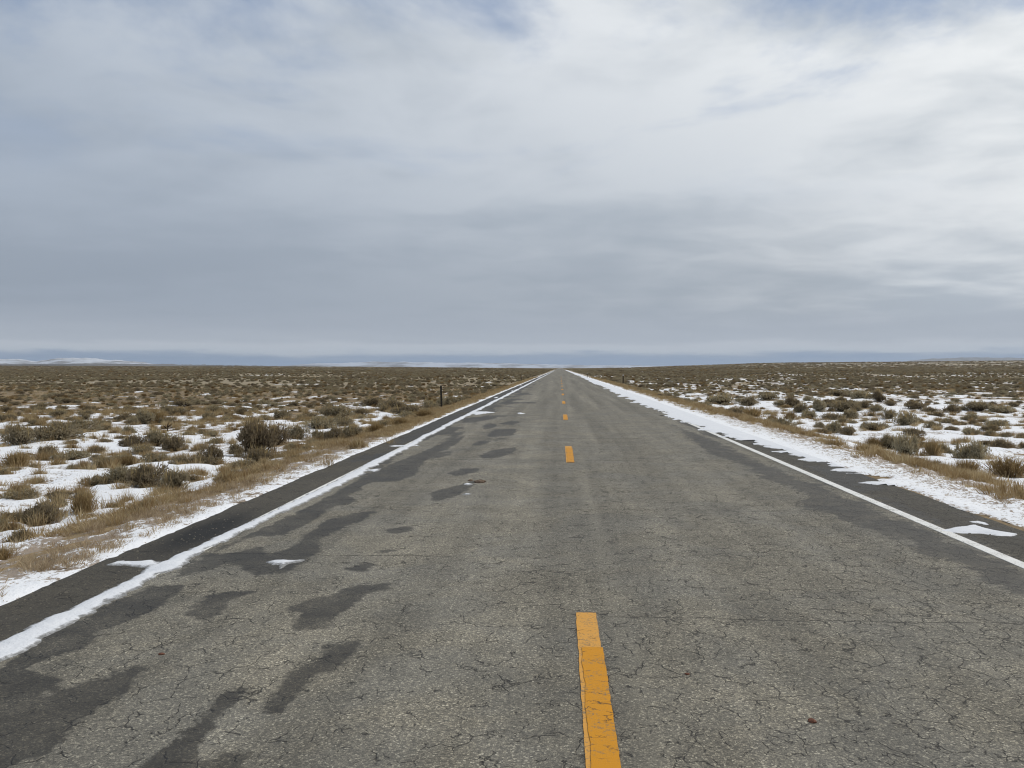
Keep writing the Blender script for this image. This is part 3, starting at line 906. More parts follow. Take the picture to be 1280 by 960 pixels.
def sage_parts(seed, nleaf=2700):
    """unit sagebrush (1 m across, ~0.6 m high): leafy crown, woody twigs, dry seed stalks"""
    r = np.random.default_rng(seed)
    nl = r.integers(5, 10)
    lob = []
    for k in range(nl):
        a = r.uniform(0, 2 * math.pi)
        d = r.uniform(0.0, 0.36)
        lob.append((d * math.cos(a), d * math.sin(a), r.uniform(0.13, 0.27) * (1 - 0.9 * d), r.uniform(0.11, 0.25), r.uniform(0.11, 0.26)))
    lob = np.array(lob)
    pick = r.integers(0, nl, nleaf)
    u = r.normal(size=(nleaf, 3))
    u /= np.linalg.norm(u, axis=1, keepdims=True)
    rad = r.uniform(0.35, 1.0, nleaf) ** 0.45 * np.where(r.random(nleaf) < 0.12, r.uniform(1.0, 1.35, nleaf), 1.0)
    # twig tips gather the leaves into sprays
    nsp = 90
    sp = r.normal(size=(nsp, 3))
    sp /= np.linalg.norm(sp, axis=1, keepdims=True)
    sp[:, 2] = np.abs(sp[:, 2]) * 0.95 - 0.15
    spk = r.integers(0, nl, nsp)
    which = r.integers(0, nsp, nleaf)
    use = r.random(nleaf) < 0.72
    u = np.where(use[:, None], sp[which] + r.normal(size=(nleaf, 3)) * 0.16, u)
    pick = np.where(use, spk[which], pick)
    c = lob[pick]
    P = np.stack([c[:, 0] + u[:, 0] * c[:, 3] * rad * 1.15, c[:, 1] + u[:, 1] * c[:, 3] * rad * 1.15, c[:, 2] + u[:, 2] * c[:, 4] * rad * 1.2], 1)
    P[:, 2] = np.abs(P[:, 2]) * 0.97 - 0.015
    D = np.stack([P[:, 0] * 0.9, P[:, 1] * 0.9, 0.35 + P[:, 2] * 0.6], 1) + r.normal(size=(nleaf, 3)) * 0.30
    V1, F1 = blades(P, D, r.uniform(0.035, 0.090, nleaf), r.uniform(0.014, 0.030, nleaf), r)
    t1 = np.repeat(np.clip(r.normal(0.45, 0.2, nleaf), 0, 1), 4)
    # twigs from the crown base to the sprays
    A = np.stack([r.normal(0, 0.04, nsp), r.normal(0, 0.04, nsp), np.full(nsp, -0.03)], 1)
    cc = lob[spk]
    B = np.stack([cc[:, 0] + sp[:, 0] * cc[:, 3], cc[:, 1] + sp[:, 1] * cc[:, 3], np.abs(cc[:, 2] + sp[:, 2] * cc[:, 4])], 1)
    mid = A * 0.5 + B * 0.5 + r.normal(size=A.shape) * 0.03
    Va, Fa = twigs(A, mid, 0.013, 0.009)
    Vb, Fb = twigs(mid, B, 0.009, 0.004)
    V2 = np.concatenate([Va, Vb])
    F2 = np.concatenate([Fa, Fb + len(Va)])
    t2 = r.random(len(V2))
    ns = 120
    j = r.integers(0, nsp, ns)
    V3, F3 = blades(B[j] * 0.9, np.stack([B[j][:, 0] * 0.4, B[j][:, 1] * 0.4, np.full(ns, 1.0)], 1) + r.normal(size=(ns, 3)) * 0.1, r.uniform(0.10, 0.30, ns), r.uniform(0.008, 0.016, ns), r)
    t3 = np.repeat(r.random(ns), 4)
    sxy = 1.0 / (np.percentile(V1[:, :2], 98.5) - np.percentile(V1[:, :2], 1.5))
    szz = 0.52 / np.percentile(V1[:, 2], 98.5)
    for q in (V1, V2, V3):
        q *= np.array([sxy, sxy, szz])
    return (V1, F1, t1), (V2, F2, t2), (V3, F3, t3)


def rabbit_parts(seed, n=620):
    r = np.random.default_rng(seed)
    a = r.uniform(0, 2 * math.pi, n)
    tilt = np.abs(r.normal(0, 0.42, n))
    base_r = np.abs(r.normal(0, 0.13, n))
    P = np.stack([base_r * np.cos(a), base_r * np.sin(a), np.full(n, -0.02)], 1)
    D = np.stack([np.sin(tilt) * np.cos(a), np.sin(tilt) * np.sin(a), np.cos(tilt)], 1) + r.normal(size=(n, 3)) * 0.08
    L = r.uniform(0.34, 0.66, n) * (1 - 0.12 * tilt)
    V1, F1 = blades(P, D, L, r.uniform(0.010, 0.022, n), r, 0.05)
    t1 = np.repeat(np.clip(r.normal(0.42, 0.24, n), 0, 1), 4)
    # feathery tips
    k = 700
    j = r.integers(0, n, k)
    Dn = D / np.linalg.norm(D, axis=1, keepdims=True)
    Q = P[j] + Dn[j] * (L[j] * r.uniform(0.55, 1.0, k))[:, None]
    V2, F2 = blades(Q, Dn[j] + r.normal(size=(k, 3)) * 0.35, r.uniform(0.03, 0.08, k), r.uniform(0.010, 0.022, k), r)
    t2 = np.repeat(np.clip(r.normal(0.55, 0.25, k), 0, 1), 4)
    return (V1, F1, t1), (V2, F2, t2)


def tuft_arrays(seed, n, spread, hmin, hmax, wd, lean=0.35):
    r = np.random.default_rng(seed)
    a = r.uniform(0, 2 * math.pi, n)
    b = np.abs(r.normal(0, spread, n))
    tilt = np.abs(r.normal(0, lean, n))
    P = np.stack([b * np.cos(a), b * np.sin(a), np.full(n, -0.015)], 1)
    a2 = a + r.normal(0, 0.7, n)
    D = np.stack([np.sin(tilt) * np.cos(a2), np.sin(tilt) * np.sin(a2), np.cos(tilt)], 1)
    V, F = blades(P, D, r.uniform(hmin, hmax, n), r.uniform(wd * 0.6, wd * 1.4, n), r, 0.12)
    return V, F, np.repeat(np.clip(r.normal(0.5, 0.25, n), 0, 1), 4)


SAGE = []
for s in range(7):
    pr = sage_parts(100 + s)
    SAGE.append({'foliage': mesh_np('foliage', pr[0][0], pr[0][1], [M_SAGE], attrs={'tint': pr[0][2]}),
                 'woody_stems': mesh_np('woody_stems', pr[1][0], pr[1][1], [M_TWIG], attrs={'tint': pr[1][2]}),
                 'seed_stalks': mesh_np('seed_stalks', pr[2][0], pr[2][1], [M_STALK], attrs={'tint': pr[2][2]})})
RAB = []
for s in range(4):
    pr = rabbit_parts(200 + s)
    RAB.append({'stems': mesh_np('stems', pr[0][0], pr[0][1], [M_RABBIT], attrs={'tint': pr[0][2]}),
                'seed_heads': mesh_np('seed_heads', pr[1][0], pr[1][1], [M_STALK], attrs={'tint': pr[1][2]})})
TUFT = []
for s in range(4):
    v, f, t_ = tuft_arrays(300 + s, 60, 0.07, 0.10, 0.30, 0.007)
    TUFT.append(mesh_np('grass_tuft', v, f, [M_GRASS], attrs={'tint': t_}))
for s in range(3):
    v, f, t_ = tuft_arrays(320 + s, 42, 0.06, 0.05, 0.15, 0.006, 0.6)
    TUFT.append(mesh_np('grass_tuft', v, f, [M_PALE], attrs={'tint': t_}))

# the 300 that show largest stand as things of their own
def proj(x, y, z):
    v = CAM_R.T @ np.array([x, y, z - CAM_H])
    return W_PX / 2 + F_PX * v[0] / -v[2], H_PX / 2 - F_PX * v[1] / -v[2]


info = []
for i, p in enumerate(plants):
    z = float(terrain(p[0], p[1]))
    u, v = proj(p[0], p[1], z)
    vis = -25 < u < W_PX + 25
    info.append((p[2] / p[1] * F_PX * (1.0 if vis else 0.0), i, u, v, z))
order = sorted(info, reverse=True)
NMAX = 290
single = order[:NMAX]
rest = order[NMAX:]

# landmarks name themselves; every other bush is told by the landmark it stands next to
LAND = {24: 'tallest sagebrush left of the road', 53: 'tall russet brush by left verge', 44: 'widest sagebrush near the left verge', 51: 'sagebrush left of the russet brush', 67: 'tall sagebrush behind the right verge',
        70: 'sagebrush above the right russet brush', 71: 'large russet brush at right edge', 9: 'sagebrush beside the left snow drift', 0: 'grey sagebrush far at left edge', 33: 'broad sagebrush left of steel post', 16: 'straw brush in the left snow',
        81: 'widest flat sagebrush in right snow', 106: 'upright sagebrush at right grass rim', 101: 'broad sagebrush in far right snow', 75: 'high domed sagebrush in right snow', 109: 'low wide sagebrush in right snow', 94: 'far sagebrush over the right snow', 55: 'small sagebrush low at left edge',
        28: 'compact sagebrush beside the tallest one', 122: 'straw tuft brush beside right verge'}
LAND = {k: v for k, v in LAND.items() if k < len(HAND)}
labels_used = {}
SRC_S, SRC_R = {}, {}


def size_word(w):
    return 'tiny' if w < 0.24 else 'small' if w < 0.38 else 'medium' if w < 0.6 else 'large'


def shape_word(w, h):
    q = h / w
    return 'flat' if q < 0.42 else 'rounded' if q < 0.68 else 'upright'


def cat_of(kind):
    return ('rabbitbrush', 'straw brown') if kind == 'r' else ('sagebrush', 'grey green')


records = []
for sz, i, u, v, z in single:
    x, y, w, h, kind, hand = plants[i]
    nm, tone = cat_of(kind)
    side = 'left' if x < 0 else 'right'
    if i in LAND:
        lab = LAND[i]
    else:
        best = min((k for k in LAND if (plants[k][0] < 0) == (x < 0)), key=lambda k: math.hypot(info[k][2] - u, 3 * (info[k][3] - v)))
        du, dv = u - info[best][2], v - info[best][3]
        if abs(du) > 4 * abs(dv):
            rel = 'right of' if du > 0 else 'left of'
        else:
            rel = 'in front of' if dv > 0 else 'behind'
        lab = f'{size_word(w)} {shape_word(w, h)} {nm} {rel} the {LAND[best]}'
    records.append([lab, i, u, v, z])
groups = {}
for r_ in records:
    groups.setdefault(r_[0], []).append(r_)
ORD = ['nearest'] + [q + ' nearest' for q in 'second third fourth fifth sixth seventh eighth ninth tenth eleventh twelfth thirteenth fourteenth fifteenth sixteenth seventeenth eighteenth nineteenth twentieth'.split()]
for lab, L in groups.items():
    if len(L) > 1:
        L.sort(key=lambda q: -q[3])
        for k, q in enumerate(L):
            q[0] = (f'{ORD[k]} {lab}' if k < len(ORD) else f'distant {lab}')
for k, (lab, i, u, v, z) in enumerate(records):
    x, y, w, h, kind, hand = plants[i]
    lab = ' '.join(lab.split()[:16])
    nm, _ = cat_of(kind)
    src = (RAB if kind == 'r' else SAGE)
    d = src[i % len(src)]
    rz = rng.uniform(0, 6.28)
    sc = (w * rng.uniform(0.95, 1.05), w * rng.uniform(0.85, 1.15), h / (0.60 if kind == 'r' else 0.52))
    side = 'left' if x < 0 else 'right'
    o = bpy.data.objects.new(nm, None)
    o.empty_display_size = 0.1
    COL.objects.link(o)
    o.location = (x, y, z)
    o.rotation_euler = (0, 0, rz)
    o.scale = sc
    for pn in d:
        c = link(pn, d[pn], o)
        c['kind'] = 'stuff'          # leaves and twigs far too small to pick apart
        if pn in ('foliage', 'stems'):
            (SRC_R if kind == 'r' else SRC_S).setdefault(i % len(src), c)
    tag(o, lab, nm if nm == 'sagebrush' else 'brush', f'{nm} plants growing {side} of the road')

# single grass tufts standing clear on the snow and the road edge
TUFTS = [(410, 585, 1.0, 'reddish dry tuft leaning over the left asphalt edge'), (486, 557, 0.9, 'second dry tuft on the left asphalt edge, farther along'), (1160, 607, 0.7, 'dark dead tuft lying in the right roadside snow'), (1212, 612, 0.8, 'straggly dead tuft in the right snow near the verge'),
         (1190, 600, 0.6, 'small thin tuft in snow below the right brush'), (105, 690, 0.8, 'pale tuft in the left roadside snow beside the snow finger'), (60, 715, 0.9, 'pale broad tuft in the left snow near the asphalt'), (150, 680, 0.6, 'small pale tuft in the left verge snow'), (20, 705, 0.8, 'leftmost pale tuft in the roadside snow'), (215, 655, 0.7, 'pale tuft in snow beside the dark spot on the shoulder'),
         (255, 632, 0.7, 'pale tuft halfway along the left snowy verge'), (290, 618, 0.7, 'straw tuft on the left verge below the largest sagebrush'), (330, 606, 0.7, 'straw tuft on the left verge before the reddish tuft'), (1255, 632, 0.7, 'thin tuft in the right snow at the photo edge')]
tuft_src = {}          # instance sources: real tufts of the scene
for k, (px, py, s, lab) in enumerate(TUFTS):
    x, y, z = to_ground(px, py)
    red = 'reddish' in lab or 'second' in lab
    me = TUFT[k % 4] if (red or px > 700) else TUFT[4 + k % 3]
    o = bpy.data.objects.new('grass_tuft', None)
    COL.objects.link(o)
    o.location = (x, y, z + 0.01)
    o.rotation_euler = (0, 0, rng.uniform(0, 6))
    o.scale = (s * 1.1, s * 1.1, s * (0.85 if not px > 700 else 0.45))
    c = link('blades', me, o)
    c['kind'] = 'stuff'
    tuft_src.setdefault(me.name, c)
    tag(o, lab, 'grass', 'single grass tufts beside the road')


# ------------------------------------------------------------------ stuff spread by geometry nodes
def scatter(name, pts, rot, scl, sources, label, cat, seed=1):
    me = bpy.data.meshes.new(name)
    me.vertices.add(len(pts))
    me.vertices.foreach_set('co', np.asarray(pts, np.float32).ravel())
    a = me.attributes.new('turn', 'FLOAT_VECTOR', 'POINT')
    a.data.foreach_set('vector', np.asarray(rot, np.float32).ravel())
    a = me.attributes.new('size', 'FLOAT_VECTOR', 'POINT')
    a.data.foreach_set('vector', np.asarray(scl, np.float32).ravel())
    a = me.attributes.new('pick', 'INT', 'POINT')
    a.data.foreach_set('value', np.random.default_rng(seed).integers(0, len(sources), len(pts)).astype(np.int32))
    me.update()
    o = link(name, me)
    ng = bpy.data.node_groups.new(name + '_nodes', 'GeometryNodeTree')
    ng.interface.new_socket('Geometry', in_out='INPUT', socket_type='NodeSocketGeometry')
    ng.interface.new_socket('Geometry', in_out='OUTPUT', socket_type='NodeSocketGeometry')
    N, Lk = ng.nodes, ng.links
    gi, go = N.new('NodeGroupInput'), N.new('NodeGroupOutput')
    g2i = N.new('GeometryNodeGeometryToInstance')
    for s in reversed(sources):
        oi = N.new('GeometryNodeObjectInfo')
        oi.transform_space = 'ORIGINAL'
        oi.inputs['Object'].default_value = s
        oi.inputs['As Instance'].default_value = True
        # the source's own placing must not carry over: take its plain mesh
        Lk.new(oi.outputs['Geometry'], g2i.inputs[0])
    iop = N.new('GeometryNodeInstanceOnPoints')
    iop.inputs['Pick Instance'].default_value = True

    def na(nm, typ):
        q = N.new('GeometryNodeInputNamedAttribute')
        q.data_type = typ
        q.inputs['Name'].default_value = nm
        return next(s for s in q.outputs if s.enabled and s.name == 'Attribute')
    Lk.new(gi.outputs[0], iop.inputs['Points'])
    # join instances one after another so that the pick index reaches each of them
    jn = N.new('GeometryNodeJoinGeometry')
    for l in list(g2i.inputs[0].links):
        Lk.new(l.from_socket, jn.inputs[0])
    N.remove(g2i)
    Lk.new(jn.outputs[0], iop.inputs['Instance'])
    Lk.new(na('pick', 'INT'), iop.inputs['Instance Index'])
    e2r = N.new('FunctionNodeEulerToRotation')
    Lk.new(na('turn', 'FLOAT_VECTOR'), e2r.inputs[0])
    Lk.new(e2r.outputs[0], iop.inputs['Rotation'])
    Lk.new(na('size', 'FLOAT_VECTOR'), iop.inputs['Scale'])
    Lk.new(iop.outputs[0], go.inputs[0])
    md = o.modifiers.new('spread', 'NODES')
    md.node_group = ng
    tag(o, label, cat, kind='stuff')
    return o


def rot_z(n, tilt=0.0):
    return np.stack([rng.normal(0, tilt, n), rng.normal(0, tilt, n), rng.uniform(0, 6.283, n)], 1)


# brush beyond the single plants
xr = [plants[q[1]][0] for q in rest]
yr = [plants[q[1]][1] for q in rest]
wr = [plants[q[1]][2] for q in rest]
hr = [plants[q[1]][3] for q in rest]
n = 112000
yb = np.sqrt(rng.uniform(0, 1, n) * (430 ** 2 - 82 ** 2) + 82 ** 2)
xb = rng.uniform(-1.15, 1.15, n) * yb
cl = fbm(xb / 26, yb / 34, 4)
k = ((xb < -6.2) | (xb > 7.4)) & (rng.random(n) < np.clip(0.70 + 0.6 * cl, 0.34, 1.0))
xb, yb = xb[k], yb[k]
wb = rng.uniform(0.28, 0.80, len(xb)) * np.interp(yb, [66, 430], [0.9, 1.5])
hb = wb * rng.uniform(0.36, 0.55, len(xb)) / np.interp(yb, [66, 430], [1.0, 1.35])
n = 74000
yc = np.exp(rng.uniform(math.log(430), math.log(2600), n))
xc = rng.uniform(-1.15, 1.15, n) * yc
cl = fbm(xc / 130, yc / 190, 4)
k = ((xc < -8) | (xc > 9)) & (rng.random(n) < np.clip(0.65 + 0.8 * cl, 0.25, 1))
xc, yc = xc[k], yc[k]
wc = rng.uniform(2.0, 5.0, len(xc)) * np.interp(yc, [430, 2600], [0.8, 2.0])
hc = rng.uniform(0.5, 0.9, len(xc))
ax_ = np.concatenate([xr, xb, xc])
ay_ = np.concatenate([yr, yb, yc])
aw_ = np.concatenate([wr, wb, wc])
ah_ = np.concatenate([hr, hb, hc])
pts = np.stack([ax_, ay_, terrain(ax_, ay_) - 0.02], 1)
scl = np.stack([aw_, aw_, ah_ / 0.52], 1)
srcs = [SRC_S[k] for k in sorted(SRC_S)] * 2 + [SRC_R[k] for k in sorted(SRC_R)]
scatter('distant_brush', pts, rot_z(len(pts)), scl, srcs, 'grey green and brown brush covering the flats towards the horizon', 'brush', 3)

# dry grass: rims of the verges, thin stems through the snow, wisps round the brush
GXp, GYp, GS, GH = [], [], [], []


def add_grass(n, xf, y0, y1, s0, s1, hmul=1.0, mask=None):
    yv = np.exp(rng.uniform(math.log(y0), math.log(y1), n))
    xv = xf(n, yv)
    if mask is not None:
        kk = mask(xv, yv)
        xv, yv = xv[kk], yv[kk]
    GXp.append(xv)
    GYp.append(yv)
    s = rng.uniform(s0, s1, len(xv))
    GS.append(s)
    GH.append(s * hmul * rng.uniform(0.7, 1.2, len(xv)))


lm = lambda a, b: (lambda n, yv: EDGE_L - rng.normal(a, b, n))
rm = lambda a, b: (lambda n, yv: EDGE_R + rng.normal(a, b, n))
patch = lambda xv, yv: fbm(xv * 1.3, yv * 0.45, 3) + 0.26 > rng.uniform(0, 0.8, len(xv))
add_grass(3000, lm(1.25, 0.26), 6, 160, 0.6, 1.1, 0.55, patch)
add_grass(1500, lm(1.8, 0.45), 6, 90, 0.6, 1.1, 0.6, lambda x, y: (x < -4.6) & patch(x, y))
add_grass(3200, lm(0.6, 0.25), 20, 160, 0.6, 1.0, 0.55, lambda x, y: x < EDGE_L - 0.12)
add_grass(3600, rm(1.75, 0.36), 7, 160, 0.7, 1.25, 0.72, patch)
add_grass(1700, rm(2.1, 0.45), 7, 90, 0.6, 1.2, 0.7, lambda x, y: (x > 6.0) & patch(x, y))
add_grass(1800, rm(1.1, 0.3), 30, 160, 0.6, 1.0, 0.6, lambda x, y: x > EDGE_R + 0.15)
# wisps round the foot of the nearer brush
sel = [p for p in plants if p[1] < 40]
for p in sel:
    kN = rng.integers(2, 10)
    a = rng.uniform(0, 6.28, kN)
    GXp.append(p[0] + np.cos(a) * p[2] * 0.45)
    GYp.append(p[1] + np.sin(a) * p[2] * 0.45)
    s = rng.uniform(0.6, 1.1, kN)
    GS.append(s)
    GH.append(s * rng.uniform(0.6, 1.1, kN))
# loose tufts over the field
yv = np.sqrt(rng.uniform(0, 1, 6500)) * 75 + 6
xv = rng.uniform(-0.82, 0.82, 6500) * yv
kk = ((xv < -5.4) | (xv > 6.8)) & (fbm(xv / 3, yv / 4, 3) + np.interp(yv, [0, 40, 70], [-0.25, -0.10, 0.35]) * 1.0 > rng.uniform(-0.2, 0.6, 6500)) & ~((xv > 6.8) & (yv < 40) & (rng.random(6500) < 0.75))
GXp.append(xv[kk])
GYp.append(yv[kk])
s = rng.uniform(0.6, 1.3, kk.sum())
GS.append(s)
GH.append(s * rng.uniform(0.5, 1.0, kk.sum()))
gx, gy, gs, gh = map(np.concatenate, (GXp, GYp, GS, GH))
keep = (gx < EDGE_L - 0.1) | (gx > EDGE_R + 0.1)
gx, gy, gs, gh = gx[keep], gy[keep], gs[keep], gh[keep]
straw_src = [tuft_src[m.name] for m in TUFT[:4] if m.name in tuft_src]
pale_src = [tuft_src[m.name] for m in TUFT[4:] if m.name in tuft_src]
scatter('dry_grass', np.stack([gx, gy, terrain(gx, gy)], 1), rot_z(len(gx), 0.12), np.stack([gs, gs, gh], 1), straw_src, 'tan and orange dry grass along both verges and among the brush', 'grass', 5)
GXp, GYp, GS, GH = [], [], [], []
add_grass(2600, lambda n, yv: EDGE_L - rng.uniform(0.12, 1.1, n), 5, 60, 0.5, 1.1, 0.75, lambda x, y: fbm(x * 1.6, y * 0.9, 3) > rng.uniform(-0.3, 0.5, len(x)))
add_grass(1600, lm(1.15, 0.45), 6, 90, 0.6, 1.3, 0.9, lambda x, y: (x < EDGE_L - 0.25) & patch(x, y))
add_grass(1900, lambda n, yv: EDGE_R + rng.uniform(0.25, 1.4, n), 6, 60, 0.4, 0.9, 0.5, lambda x, y: fbm(x * 1.6, y * 0.9, 3) > rng.uniform(-0.2, 0.6, len(x)))
gx, gy, gs, gh = map(np.concatenate, (GXp, GYp, GS, GH))
scatter('bleached_grass', np.stack([gx, gy, terrain(gx, gy) + 0.01], 1), rot_z(len(gx), 0.2), np.stack([gs, gs, gh], 1), pale_src, 'short bleached grass poking through the roadside snow', 'grass', 6)


# ------------------------------------------------------------------ posts
def box(x0, x1, y0, y1, z0, z1):
    V = [(x, y, z) for z in (z0, z1) for y in (y0, y1) for x in (x0, x1)]
    F = [(0, 2, 3, 1), (4, 5, 7, 6), (0, 1, 5, 4), (2, 6, 7, 3), (0, 4, 6, 2), (1, 3, 7, 5)]
    return V, F


def boxes(name, L, mat, parent):
    V, F = [], []
    for b in L:
        v, f = box(*b)
        F += [tuple(i + len(V) for i in q) for q in f]
        V += v
    me = bpy.data.meshes.new(name)
    me.from_pydata(V, [], F)
    me.materials.append(mat)
    return link(name, me, parent)


def steel_post(px, py, h, lab):
    x, y, z = to_ground(px, py)
    o = bpy.data.objects.new('marker_post', None)
    COL.objects.link(o)
    o.location = (x, y, z)
    o.rotation_euler = (0.02, R(-1.6), 0.2)
    # U-channel: web and two flanges, holes left out at this size
    boxes('channel', [(-0.030, 0.030, -0.006, 0.006, -0.2, h), (-0.042, -0.030, -0.006, 0.030, -0.2, h), (0.030, 0.042, -0.006, 0.030, -0.2, h)], M_POST, o)
    boxes('bolt', [(-0.012, 0.012, -0.016, -0.006, h - 0.10, h - 0.075)], M_POST, o)
    boxes('cap', [(-0.046, 0.046, -0.010, 0.034, h, h + 0.012)], M_POST, o)
    tag(o, lab, 'post', 'marker posts beside the road')


def wood_post(px, py, h, w, lab):
    x, y, z = to_ground(px, py)
    o = bpy.data.objects.new('wooden_post', None)
    COL.objects.link(o)
    o.location = (x, y, z)
    V, F = [], []
    nn = 10
    for j, (zz, rr) in enumerate(((-0.2, 1.0), (0.05, 1.04), (h * 0.5, 0.97), (h - 0.12, 0.95))):
        for k in range(nn):
            a = 2 * math.pi * k / nn
            r_ = w / 2 * rr * (1 + 0.08 * math.sin(3 * a + j))
            V.append((r_ * math.cos(a), r_ * math.sin(a), zz))
    for j in range(3):
        for k in range(nn):
            F.append((j * nn + k, j * nn + (k + 1) % nn, (j + 1) * nn + (k + 1) % nn, (j + 1) * nn + k))
    F.append(tuple(3 * nn + k for k in range(nn)))
    me = bpy.data.meshes.new('shaft')
    me.from_pydata(V, [], F)
    me.materials.append(M_WOOD)
    link('shaft', me, o)
    V2 = [(w / 2 * 0.97 * math.cos(2 * math.pi * k / nn), w / 2 * 0.97 * math.sin(2 * math.pi * k / nn), zz) for zz in (h - 0.12, h - 0.01) for k in range(nn)] + [(0, 0, h)]
    F2 = [(k, (k + 1) % nn, nn + (k + 1) % nn, nn + k) for k in range(nn)] + [(nn + k, nn + (k + 1) % nn, 2 * nn) for k in range(nn)]
    me = bpy.data.meshes.new('pale_top')
    me.from_pydata(V2, [], F2)
    me.materials.append(M_REFL)
    link('pale_top', me, o)
    tag(o, lab, 'post', 'marker posts beside the road')


steel_post(552, 511, 1.05, 'thin dark steel post in the grass left of the road, nearest one')
steel_post(651.5, 477, 0.9, 'tiny dark steel post far along the left verge')
wood_post(779, 481, 1.2, 0.17, 'brown post with pale top in the grass right of the road')
wood_post(734, 472, 0.85, 0.12, 'small brown post far along the right verge')


# ------------------------------------------------------------------ stones, clod, dead stalks
def lump(seed, n1=9, n2=6, squash=0.5):
    r = np.random.default_rng(seed)
    V, F = [], []
    for j in range(n2):
        th = math.pi * j / (n2 - 1)
        for k in range(n1):
            ph = 2 * math.pi * k / n1
            q = 1 + r.uniform(-0.22, 0.22)
            V.append((math.sin(th) * math.cos(ph) * q, math.sin(th) * math.sin(ph) * q, math.cos(th) * squash * (1 + r.uniform(-0.15, 0.15))))
    for j in range(n2 - 1):
        for k in range(n1):
            F.append((j * n1 + k, (j + 1) * n1 + k, (j + 1) * n1 + (k + 1) % n1, j * n1 + (k + 1) % n1))
    return np.array(V), F


def stone(name, px, py, size, mat, lab, cat, squash=0.4, sx=1.0, seed=1):
    x, y, z = to_ground(px, py, 0.0)
    V, F = lump(seed, squash=squash)
    me = bpy.data.meshes.new(name)
    me.from_pydata([tuple(q) for q in V * size * np.array([sx, 1, 1])], [], F)
    me.materials.append(mat)
    o = link(name, me, None, (x, y, float(road_z(np.array([y]))[0]) + size * squash * 0.55), seed * 0.7)
    return tag(o, lab, cat)


stone('mud_clod', 600, 603, 0.075, M_CLOD, 'flat brown mud clod on the left lane beside small snow bits', 'clod', 0.35, 1.25, 5)
stone('mud_clod', 588, 601, 0.035, M_CLOD, 'small dark crumb left of the flat brown clod', 'clod', 0.4, 1.2, 6)
stone('rusty_pebble', 1015, 902, 0.019, M_RUST, 'rust brown pebble on the right lane near the bottom', 'pebble', 0.45, 1.3, 7)
stone('rusty_pebble', 859, 843, 0.012, M_RUST, 'small dark red pebble right of the nearest yellow dash', 'pebble', 0.45, 1.3, 8)
stone('rusty_pebble', 202, 818, 0.014, M_RUST, 'reddish crumb on the left lane between the dark damp patches', 'pebble', 0.4, 1.4, 9)
stone('dark_pebble', 880, 912, 0.007, M_STONE, 'tiny dark pebble on the right lane left of the rusty one', 'pebble', 0.5, 1.2, 10)

# grit on the shoulders: nobody could count it
n = 2600
gv = np.exp(rng.uniform(math.log(2.6), math.log(40), n))
side = rng.random(n) < 0.5
gxx = np.where(side, rng.uniform(EDGE_L + 0.02, LINE_L - 0.1, n), rng.uniform(LINE_R + 0.1, EDGE_R - 0.02, n))
sz = rng.uniform(0.003, 0.011, n) * np.where(rng.random(n) < 0.06, 1.7, 1.0)
bv = np.array([(1, 0, 0), (-0.6, 0.8, 0), (-0.5, -0.9, 0), (0.1, 0.05, 0.75)])
V = (bv[None] * sz[:, None, None] * rng.uniform(0.7, 1.3, (n, 4, 1))) + np.stack([gxx, gv, road_z(gv)], 1)[:, None, :]
i = np.arange(n)[:, None] * 4
F = np.concatenate([i + np.array([[0, 1, 3]]), i + np.array([[1, 2, 3]]), i + np.array([[2, 0, 3]])])
tag(link('grit', mesh_np('grit', V.reshape(-1, 3), F, [M_STONE])), 'loose grit strewn over the asphalt shoulders', 'gravel', kind='stuff')


def dead_stalk(px, py, h, lab):
    x, y, z = to_ground(px, py)
    r = np.random.default_rng(int(px))
    A = np.array([(0, 0, -0.05), (0.01, 0, h * 0.45), (0.02, 0.01, h * 0.5), (-0.01, 0, h * 0.3)])
    B = np.array([(0.01, 0, h * 0.45), (0.03, 0.02, h), (0.14, 0.03, h * 0.85), (-0.12, 0.0, h * 0.62)])
    v, f = twigs(A, B, 0.025, 0.012)
    o = link('dead_stalk', mesh_np('dead_stalk', v, f, [M_TWIG], attrs={'tint': np.full(len(v), 0.2)}), None, (x, y, z))
    tag(o, lab, 'stick', 'dead stalks in the left field')


dead_stalk(209, 539, 0.28, 'bare grey stalk standing in snow above the dark left sagebrush')
dead_stalk(231, 510, 0.30, 'dark stub far out in the left brush field')
dead_stalk(333, 512, 0.20, 'small dark stalk in snow beyond the largest left sagebrush')


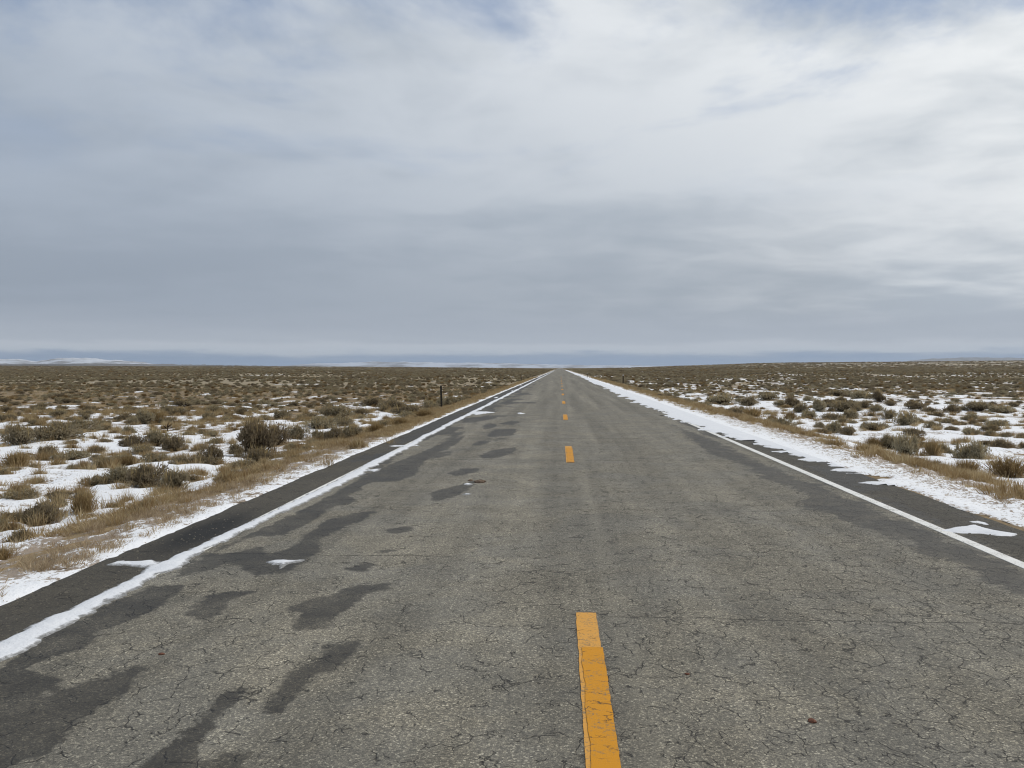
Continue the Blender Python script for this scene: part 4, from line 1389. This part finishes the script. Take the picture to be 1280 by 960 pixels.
# ------------------------------------------------------------------ hills on the horizon
def hills(name, y0, y1, pxs, pys, mat, rough, seed):
    """ridge whose skyline angle follows (pxs, pys)"""
    az = np.linspace(pxs[0], pxs[-1], 420)
    top = np.interp(az, pxs, pys)
    ang = (VPY - top) / F_PX
    ang = ang * (1 + rough * fbm(az / 34.0 + seed, az * 0 + seed, 4)) - 0.0006
    rows = 16
    V = []
    for j in range(rows):
        q = j / (rows - 1)
        yy = y0 + (y1 - y0) * q
        prof = math.sin(min(q / 0.6, 1) * math.pi / 2) if q < 0.6 else math.cos((q - 0.6) / 0.4 * math.pi / 2)
        x = (az - VPX) / F_PX * yy
        hh = ang * (y0 + 0.6 * (y1 - y0)) * prof + 10 * fbm(az / 9 + j * 0.6, az * 0 + j * 0.7, 3) * prof * (0.5 + rough)
        V.append(np.stack([x, np.full(len(az), yy), np.where(hh > 0, hh, -30 + hh) - 5 * (1 - prof)], 1))
    V = np.concatenate(V)
    o = link(name, mesh_np(name, V, grid_faces(rows, len(az)), [mat], smooth=True))
    return tag(o, kind='structure')


hills('snowy_hills', 11000, 14500, [-900, -400, -60, 0, 25, 60, 90, 130, 165, 175, 260], [444, 442, 447, 447.5, 450, 446.5, 446.5, 449, 452.0, 453.5, 462], M_HILL1, 0.12, 2)
hills('snowy_mountains', 12500, 15500, [290, 325, 360, 420, 480, 530, 600, 660, 720, 800, 880, 960], [462, 458.5, 455.5, 452.5, 451.5, 452.0, 452.8, 454.2, 455.5, 456.3, 457.5, 462], M_HILL3, 0.14, 5)
hills('scrub_flats', 5200, 7200, [-900, 0, 100, 200, 320, 420, 520, 640], [453, 454, 453.5, 454.5, 456.5, 457.6, 458.5, 461], M_HILL2, 0.10, 8)
hills('distant_hills', 18000, 22000, [1090, 1125, 1150, 1185, 1215, 1250, 1300, 1500, 1900], [455, 450.5, 448.3, 446.2, 446.4, 447.6, 446.8, 445, 446], M_HILL2, 0.08, 11)

# ------------------------------------------------------------------ haze
V, F = box(-32000, 32000, -400, 32000, -60, 350)
me = bpy.data.meshes.new('haze')
me.from_pydata(V, [], F)
m = bpy.data.materials.new('thin_air_haze')
m.use_nodes = True
nt = m.node_tree
nt.nodes.remove(nt.nodes['Principled BSDF'])
pvn = nt.nodes.new('ShaderNodeVolumePrincipled')
pvn.inputs['Color'].default_value = (0.74, 0.84, 1.0, 1)
pvn.inputs['Density'].default_value = 0.000031
pvn.inputs['Anisotropy'].default_value = 0.2
nt.links.new(pvn.outputs[0], nt.nodes['Material Output'].inputs['Volume'])
me.materials.append(m)
haze = link('haze', me)
tag(haze, kind='stuff')
